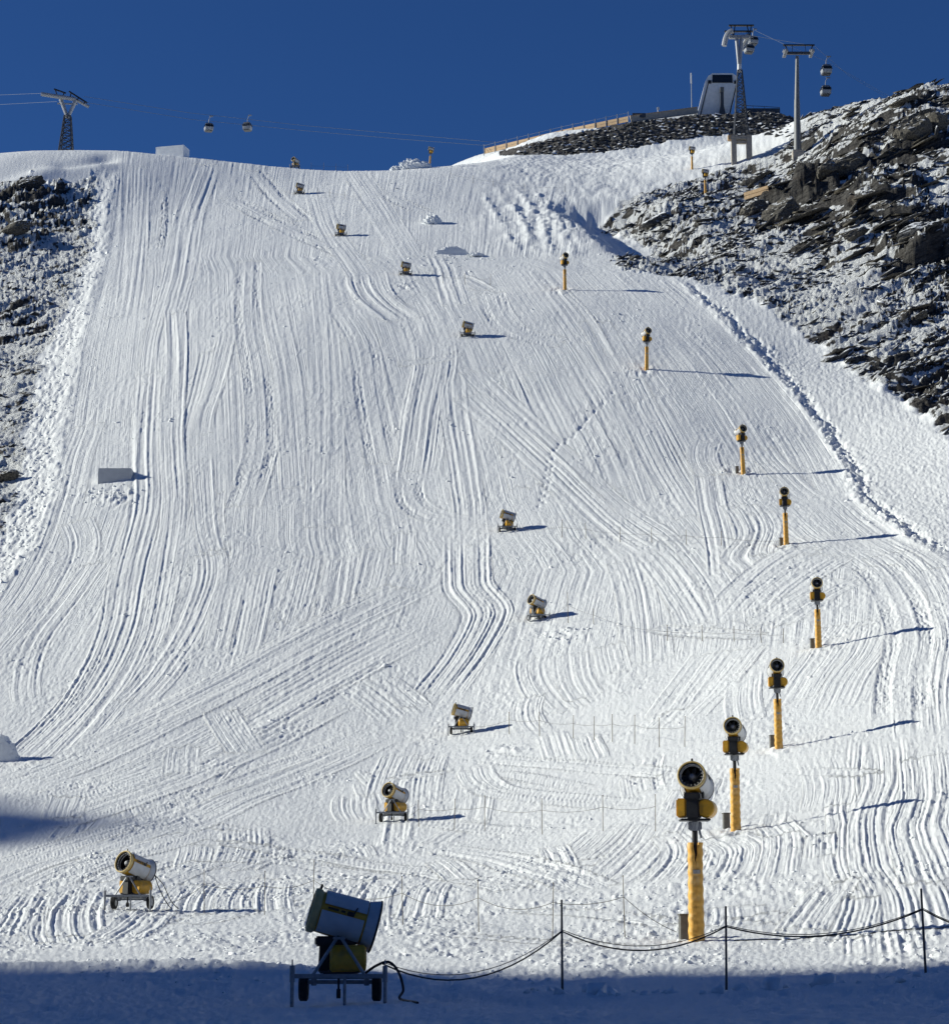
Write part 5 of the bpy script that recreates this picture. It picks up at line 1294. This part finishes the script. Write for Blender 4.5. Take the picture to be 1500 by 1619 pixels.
# railing beside it
rail_a, rail_b = Vector(pt(1172, 178, 557)), Vector(pt(1233, 178, 557))
ter = thing('terrace_railing', 'low dark terrace wall with a thin rail beside the lift station', 'railing', rail_a)
d = rail_b - rail_a
MB().box((d.x / 2, 0.2, 0.35), (d.x, 0.3, 1.7)).build('wall', DARKG, ter)
MB().path([(0, 0.2, 2.0), (d.x * 0.5, 0.2, 1.75), (d.x, 0.2, 1.45)], 0.07, 6).build('rail', DARKG, ter)
for t in (0.02, 0.3, 0.6, 0.98): MB().tube((d.x * t, 0.2, 0.9), (d.x * t, 0.2, 2.0 - 0.55 * t), 0.06, n=6).build('post', DARKG, ter)
# radio mast
am = thing('radio_mast', 'slender white aerial mast beside the lift station', 'mast', Vector(pt(1093.5, 181, 558)))
h = (181 - 112) * kz
MB().tube((0, 0, -0.5), (0, 0, h * 0.75), 0.13, 0.09, 8).build('pole', TUBE, am)
MB().tube((0, 0, h * 0.75), (0, 0, h), 0.19, 0.16, 8).build('antenna', WHITE, am)

# timber retaining panel in the rocks
tp = thing('timber_barrier', 'small pale timber barrier holding back stones on the dark outcrop', 'barrier', Vector(pt(1196, 310, at(1196, 312).y - 4.5)))
for k in range(2):
    MB().box((0, 0, 0.35 + 0.75 * k), (5.2, 0.16, 0.68), None, 0.02).build('plank', PLANK, tp, (0, 0, 0), (0, -0.10, -0.62))
for s in (-1.7, 0.2, 1.9): MB().box((s * 0.81 + 0.1, 0.16 - s * 0.58, 0.5), (0.14, 0.14, 4.2), None).build('post', DARKG, tp, (0, 0, -0.8))

# ------------------------------------------------------------------ ropeway pylons, ropes and cabins
def px_frame(u0, v0, y):
    p = Vector(pt(u0, v0, y)); k = 1 / px_per_m(p)
    return p, k, (lambda u, v, dy=0.0: Vector(((u - u0) * k, dy, (v0 - v) * k)))

def lattice(root, L, ul0, ur0, v0, ul1, ur1, v1, k, mat, r=0.10, n=7):
    """four tapering legs with cross bracing"""
    legs = []
    for su in (0, 1):
        for sd in (-1, 1):
            a = L(ur0 if su else ul0, v0, sd * (ur0 - ul0) / 2 * k); b = L(ur1 if su else ul1, v1, sd * (ur1 - ul1) / 2 * k)
            legs.append((a, b)); MB().tube(a, b, r, r * 0.8, 6).build('leg', mat, root)
    mb = MB()
    order = [0, 1, 3, 2]
    for i in range(4):
        (a0, a1), (b0, b1) = legs[order[i]], legs[order[(i + 1) % 4]]
        for j in range(n):
            t0, t1 = j / n, (j + 1) / n
            mb.tube(a0.lerp(a1, t0), b0.lerp(b1, t1), r * 0.5, n=5); mb.tube(b0.lerp(b1, t0), a0.lerp(a1, t1), r * 0.5, n=5)
            mb.tube(a0.lerp(a1, t1), b0.lerp(b1, t1), r * 0.5, n=5)
    o = mb.build('bracing', mat, root); o['kind'] = 'stuff'

# lattice pylon on a concrete portal
p, k, L = px_frame(1172, 252, 484)
py1 = thing('lift_pylon', 'tall lattice ropeway pylon on a concrete portal in front of the station', 'pylon', p)
for (u0, u1) in ((1156, 1164), (1180, 1188.5)):
    c = L((u0 + u1) / 2, 232)
    MB().box((c.x, 0, c.z - 1.0), ((u1 - u0) * k, 1.6, 39 * k + 2.0), None, 0.05).build('pillar', CONC, py1)
MB().box((L(1172, 0).x, 0, L(0, 217).z), (33 * k, 1.75, 6 * k), None, 0.05).build('crossbeam', CONC, py1)
MB().box((L(1172, 0).x, 0.05, L(0, 223.5).z), (16 * k, 0.9, 4 * k)).build('lower_beam', CONC, py1)
MB().box((L(1153.5, 0).x, -0.2, L(0, 217).z), (5.5 * k, 1.2, 8 * k), None, 0.05).build('control_box', PLANK, py1)
lattice(py1, L, 1161, 1183, 214.2, 1168.5, 1175.5, 104, k, DARKG, 0.13, 12)
MB().tube(L(1171.5, 106), L(1171.5, 94), 0.50, 0.42, 14).build('collar', WHITE, py1)
MB().tube(L(1170.6, 96), L(1168, 48), 0.30, 0.40, 12).build('mast_tube', TUBE, py1)
MB().tube(L(1172.8, 96), L(1176, 48), 0.28, 0.42, 12).build('mast_tube', TUBE, py1)
MB().box((L(1172, 0).x, 0, L(0, 48).z), (32 * k, 1.0, 5 * k), None, 0.08).build('crossarm', TUBE, py1)
for su, pts in ((0, [(1161, 41), (1156, 43), (1152, 48), (1149, 56), (1147, 66)]), (1, [(1184, 41), (1188, 44), (1184, 52), (1180, 60), (1178, 66)])):
    q = spline([tuple(L(a, b, -1.2 if su == 0 else 1.4)) for a, b in pts], 6)
    MB().path([tuple(a) for a in q], 0.55, 8).build('sheave_train', TUBE, py1)
for v_, ua, ub in ((28.5, 1156, 1196), (38.5, 1149, 1194)):
    MB().box((L((ua + ub) / 2, 0).x, 0, L(0, v_).z), ((ub - ua) * k, 0.5, 0.28)).build('gantry_rail', BLACK, py1)
for ua in (1161, 1164, 1187, 1190):
    MB().tube(L(ua + (1.5 if ua in (1161, 1187) else -0.5), 46), L(ua + (-3 if ua in (1161, 1187) else 3) * 0.6, 28.5), 0.12, n=6).build('gantry_strut', BLACK, py1)

# tubular mast
p, k, L = px_frame(1261, 252, 474)
py2 = thing('lift_mast', 'tubular grey ropeway mast with a T-shaped head, rising from the rocks', 'pylon', p)
MB().box((0, 0, 0.3), (17 * k, 2.2, 16 * k + 1), None, 0.06).build('foundation', CONC, py2)
MB().tube(L(1261, 242), L(1261.5, 240), 0.95, n=20).build('flange', BOXGREY, py2)
MB().tube(L(1261, 240), L(1262, 153), 0.80, 0.56, 20).build('lower_tube', MASTGREY, py2)
MB().tube(L(1262, 154), L(1264, 80), 0.52, 0.33, 20).build('upper_tube', MASTGREY, py2)
MB().box((L(1266, 0).x, 0, L(0, 75).z), (38 * k, 0.7, 4 * k), None, 0.08).build('crossarm', DARKG, py2)
for ua in (1245, 1287):
    w = MB()
    for j in range(4): w.tube((L(ua, 0).x - 0.3, -1.5 + j, L(0, 75).z - 0.1), (L(ua, 0).x + 0.3, -1.5 + j, L(0, 75).z - 0.1), 0.32, n=12)
    w.box((L(ua, 0).x, 0, L(0, 75).z), (0.35, 4.0, 0.4)); w.box((L(ua, 0).x, -0.5, L(0, 73).z), (8 * k, 1.4, 0.5), None, 0.1)
    w.build('sheave_train', TUBE, py2)
MB().box((L(1267, 0).x, 0, L(0, 61.5).z), (50 * k, 0.4, 0.26)).build('gantry_rail', BLACK, py2)
for (a, b) in ((1245, 1250), (1290, 1284)): MB().tube(L(a, 61), L(b, 74), 0.13, n=6).build('gantry_strut', BLACK, py2)
for (a, b) in ((1257, 1256), (1277, 1278)): MB().tube(L(a, 61), L(b, 74), 0.06, n=5).build('gantry_strut', BLACK, py2)

# far lattice pylon with a Y-shaped head
p, k, L = px_frame(103, 250, 560)
gz = float(ground_z(p.x, p.y)); foot = p.z - gz
py3 = thing('lift_pylon', 'far lattice ropeway pylon with a Y-shaped head behind the snow crest', 'pylon', (p.x, p.y, gz))
L0 = L; L = lambda u, v, dy=0.0: L0(u, v, dy) + Vector((0, 0, foot))
MB().box((0, 0, foot / 2 - 0.5), (26 * k, 26 * k, max(foot, 0.5) + 1), None, 0.1).build('foundation', CONC, py3)
lattice(py3, L, 93, 115, 250, 100, 110, 180, k, DARKG, 0.17, 8)
MB().tube(L(105, 183), L(93, 152), 0.42, 0.5, 10).build('head_arm', TUBE, py3)
MB().tube(L(105, 183), L(117, 154), 0.42, 0.5, 10).build('head_arm', TUBE, py3)
MB().path([L(64, 148, -2), L(90, 150, -1), L(117, 152, 0)], 0.5, 10).build('crossarm', TUBE, py3)
MB().path([L(110, 149, 0), L(124, 155, 1), L(136, 160, 2)], 0.38, 10).build('crossarm', TUBE, py3)
MB().path([L(88, 159), L(120, 160)], 0.2, 6).build('tie_beam', TUBE, py3)
for (a, b, c, d) in ((82, 135, 101, 142), (106, 139, 135, 158)):
    MB().tube(L(a, b), L(c, d), 0.2, n=6).build('gantry_rail', BLACK, py3)
for (a, b, c, d) in ((84, 136, 88, 149), (98, 141, 96, 150), (109, 141, 108, 150), (121, 149, 120, 154), (132, 156, 130, 160)):
    MB().tube(L(a, b), L(c, d), 0.15, n=6).build('gantry_strut', BLACK, py3)

def ropeway(pts, label, r=0.07, sagm=0.0):
    r *= 0.6
    q = [Vector(pt(*a)) for a in pts]
    path = []
    for a, b in zip(q[:-1], q[1:]): path += sag(a, b, sagm * (b - a).length, 14)[:-1]
    o = MB().path(path + [q[-1]], r, 5).build('ropeway_cable', CABLE_FAR)
    tag(o, label, 'cable', 'ropeway cables')
ropeway([(-60, 152, 640), (66, 147, 559)], 'upper pale ropeway cable entering from the sunny side to the far pylon', 0.06)
ropeway([(-60, 168, 640), (90, 160, 560)], 'lower pale ropeway cable entering from the sunny side to the far pylon', 0.06)
ropeway([(133, 152, 562), (300, 178, 566), (480, 198, 572), (640, 212, 576), (800, 226, 580)], 'upper pale ropeway cable running down from the far pylon to the hill', 0.07)
ropeway([(133, 161, 562), (300, 188, 564), (480, 206, 570), (640, 220, 576), (800, 232, 580)], 'lower pale ropeway cable running down from the far pylon to the hill', 0.07)
ropeway([(1190, 46, 484), (1245, 72, 474), (1306, 96, 500), (1420, 160, 560)], 'ropeway cable from the lattice pylon over the mast and down behind the rocks', 0.05)
ropeway([(1152, 50, 484), (1287, 72, 474), (1340, 118, 510), (1440, 176, 560)], 'second ropeway cable over the far end of the mast head', 0.05)

# cabins
CB = bmesh.new(); bmesh.ops.create_cube(CB, size=1)
bmesh.ops.subdivide_edges(CB, edges=CB.edges[:], cuts=3, use_grid_fill=True)
for q in CB.verts:
    z = q.co.z
    f = 1.0 - 0.55 * max(0, abs(z + 0.1) - 0.15) ** 1.4
    q.co = Vector((q.co.x * 2.15 * f, q.co.y * 2.0 * f, z * 1.95))
bmesh.ops.bevel(CB, geom=[e for e in CB.edges if e.calc_face_angle(0) > 0.8], offset=0.18, segments=2, affect='EDGES')
cab_me = bpy.data.meshes.new('cabin_body'); CB.to_mesh(cab_me); CB.free(); cab_me.materials.append(CABINGREY)
cab_me.polygons.foreach_set('use_smooth', [True] * len(cab_me.polygons)); cab_me.set_sharp_from_angle(angle=0.7)
win_me = MB().box((0, 0, 0.27), (2.24, 2.10, 1.05), None, 0.2, (0.90, 0.90)).mesh('window_band', GLASS)
roof_me = MB().box((0, 0, 0.93), (1.7, 1.6, 0.22), None, 0.08, (0.8, 0.8)).mesh('roof', DARKG)
foot_me = MB().box((0, 0, -0.98), (1.7, 1.6, 0.14), None, 0.04).box((0, 0.95, -0.75), (1.2, 0.25, 0.25), None, 0.04).mesh('skirt', DARKG)
hang_me = MB().path([(0, 0, 1.0), (0, 0, 1.8), (0.15, 0, 2.4), (0.5, 0, 2.9)], 0.09, 6).box((0.6, 0, 2.95), (0.9, 0.3, 0.25), None, 0.04).mesh('hanger', GREY)
def cabin(u, v, y, s, rz, label):
    c = thing('cable_car', label, 'cable car', Vector(pt(u, v, y)), rz, 'ropeway cabins')
    c.scale = (s, s, s)
    part('cabin_body', cab_me, c); part('window_band', win_me, c); part('roof', roof_me, c); part('skirt', foot_me, c); part('hanger', hang_me, c)
cabin(330, 201, 566, 1.0, 0.3, 'dark cable car hanging nearer to the far pylon, over the crest')
cabin(391, 200, 570, 1.0, -0.2, 'pale cable car hanging farther from the far pylon, over the crest')
cabin(1190, 64, 492, 0.92, 0.2, 'cable car at the lattice pylon head, upper of the two there')
cabin(1184, 77, 480, 0.9, 0.2, 'cable car at the lattice pylon head, lower of the two there')
cabin(1306, 110, 500, 1.05, 0.1, 'upper cable car hanging beyond the tubular mast')
cabin(1305, 143, 512, 1.05, 0.1, 'lower cable car hanging beyond the tubular mast')

# single rocks that stand out
def rock(u, v, w, d, h, seed, label, mat=None, sink=0.25):
    r = np.random.default_rng(seed); bm = bmesh.new(); bmesh.ops.create_icosphere(bm, subdivisions=4, radius=1)
    xs = np.array([q.co[:] for q in bm.verts], np.float32)
    planes = r.normal(size=(13, 3)); planes /= np.linalg.norm(planes, axis=1)[:, None]; off = r.uniform(0.55, 0.9, 13)
    sc = np.ones(len(xs))
    for n_, o_ in zip(planes, off):
        dd = xs @ n_; sc = np.where(dd * sc > o_, o_ / np.maximum(dd, 1e-3), sc)
    n = 0.10 * fbm(xs[:, 0] * 3 + xs[:, 2] * 2, xs[:, 1] * 3 + xs[:, 2] * 4 + seed, seed, 3)
    for q, s, a in zip(bm.verts, sc, n): q.co = Vector((q.co.x * w / 2, q.co.y * d / 2, q.co.z * h / 2)) * float(s + a)
    me = bpy.data.meshes.new('rock'); bm.to_mesh(me); bm.free(); me.materials.append(mat or STONE_BARE)
    me.polygons.foreach_set('use_smooth', [True] * len(me.polygons)); me.set_sharp_from_angle(angle=0.45)
    o = bpy.data.objects.new('rock', me); COL.objects.link(o); o.location = at(u, v) + Vector((0, 0, h * (0.5 - sink))); o.rotation_euler = (0.1, -0.4, r.uniform(-0.3, 0.3))
    tag(o, label, 'rock', 'single rocks on the hillside')
rock(1042, 336, 7.5, 4, 2.6, 801, 'dark flat-fronted rock capped with snow beside the shaded hollow', STONE)
rock(1240, 348, 9, 5, 5.0, 802, 'broad weathered outcrop under the timber barrier')
rock(1190, 345, 6, 4, 4.4, 803, 'brownish blunt outcrop below the sunny end of the timber barrier')
rock(1232, 288, 6.5, 3.5, 2.6, 804, 'long dark slab lying just below the tubular mast', STONE)
rock(1445, 228, 8, 6, 8.0, 805, 'tall pale grey cliff block high on the rocky hillside')
rock(1482, 215, 6, 5, 6.0, 806, 'grey cliff block beside the tall pale one at the edge of the view')
rock(1345, 275, 8, 5, 5.0, 807, 'dark angular crag in the middle of the rocky hillside')
rock(1305, 300, 5, 4, 4.0, 808, 'dark crag just below the sunny side of the angular crag')
rock(1395, 330, 6, 4, 3.6, 809, 'dark crag below and beyond the angular crag')
rock(1352, 385, 6, 3, 2.0, 810, 'pale greenish-grey slab under the dark crags', STONE_BARE)
rock(1455, 400, 10, 4, 3.4, 811, 'long dark sloping slab low on the rocky hillside', STONE)
rock(1310, 570, 3.6, 2.4, 0.9, 812, 'flat pale slab at the foot of the rocks above the snow bank', STONE)
rock(1455, 505, 3.5, 2.5, 1.4, 813, 'brown boulder in the snow patch above the bank', STONE_BARE)
rock(45, 300, 8, 5, 3.0, 814, 'dark ridge rock with snow ledges below the snowy crest, on the sunny side', STONE)
rock(25, 380, 7, 4, 3.0, 815, 'brown sloping slab beside the scree on the sunny side', STONE_BARE)
rock(12, 750, 3.4, 2.5, 1.8, 816, 'brown boulder at the edge of the view beside the white cut block', STONE_BARE)
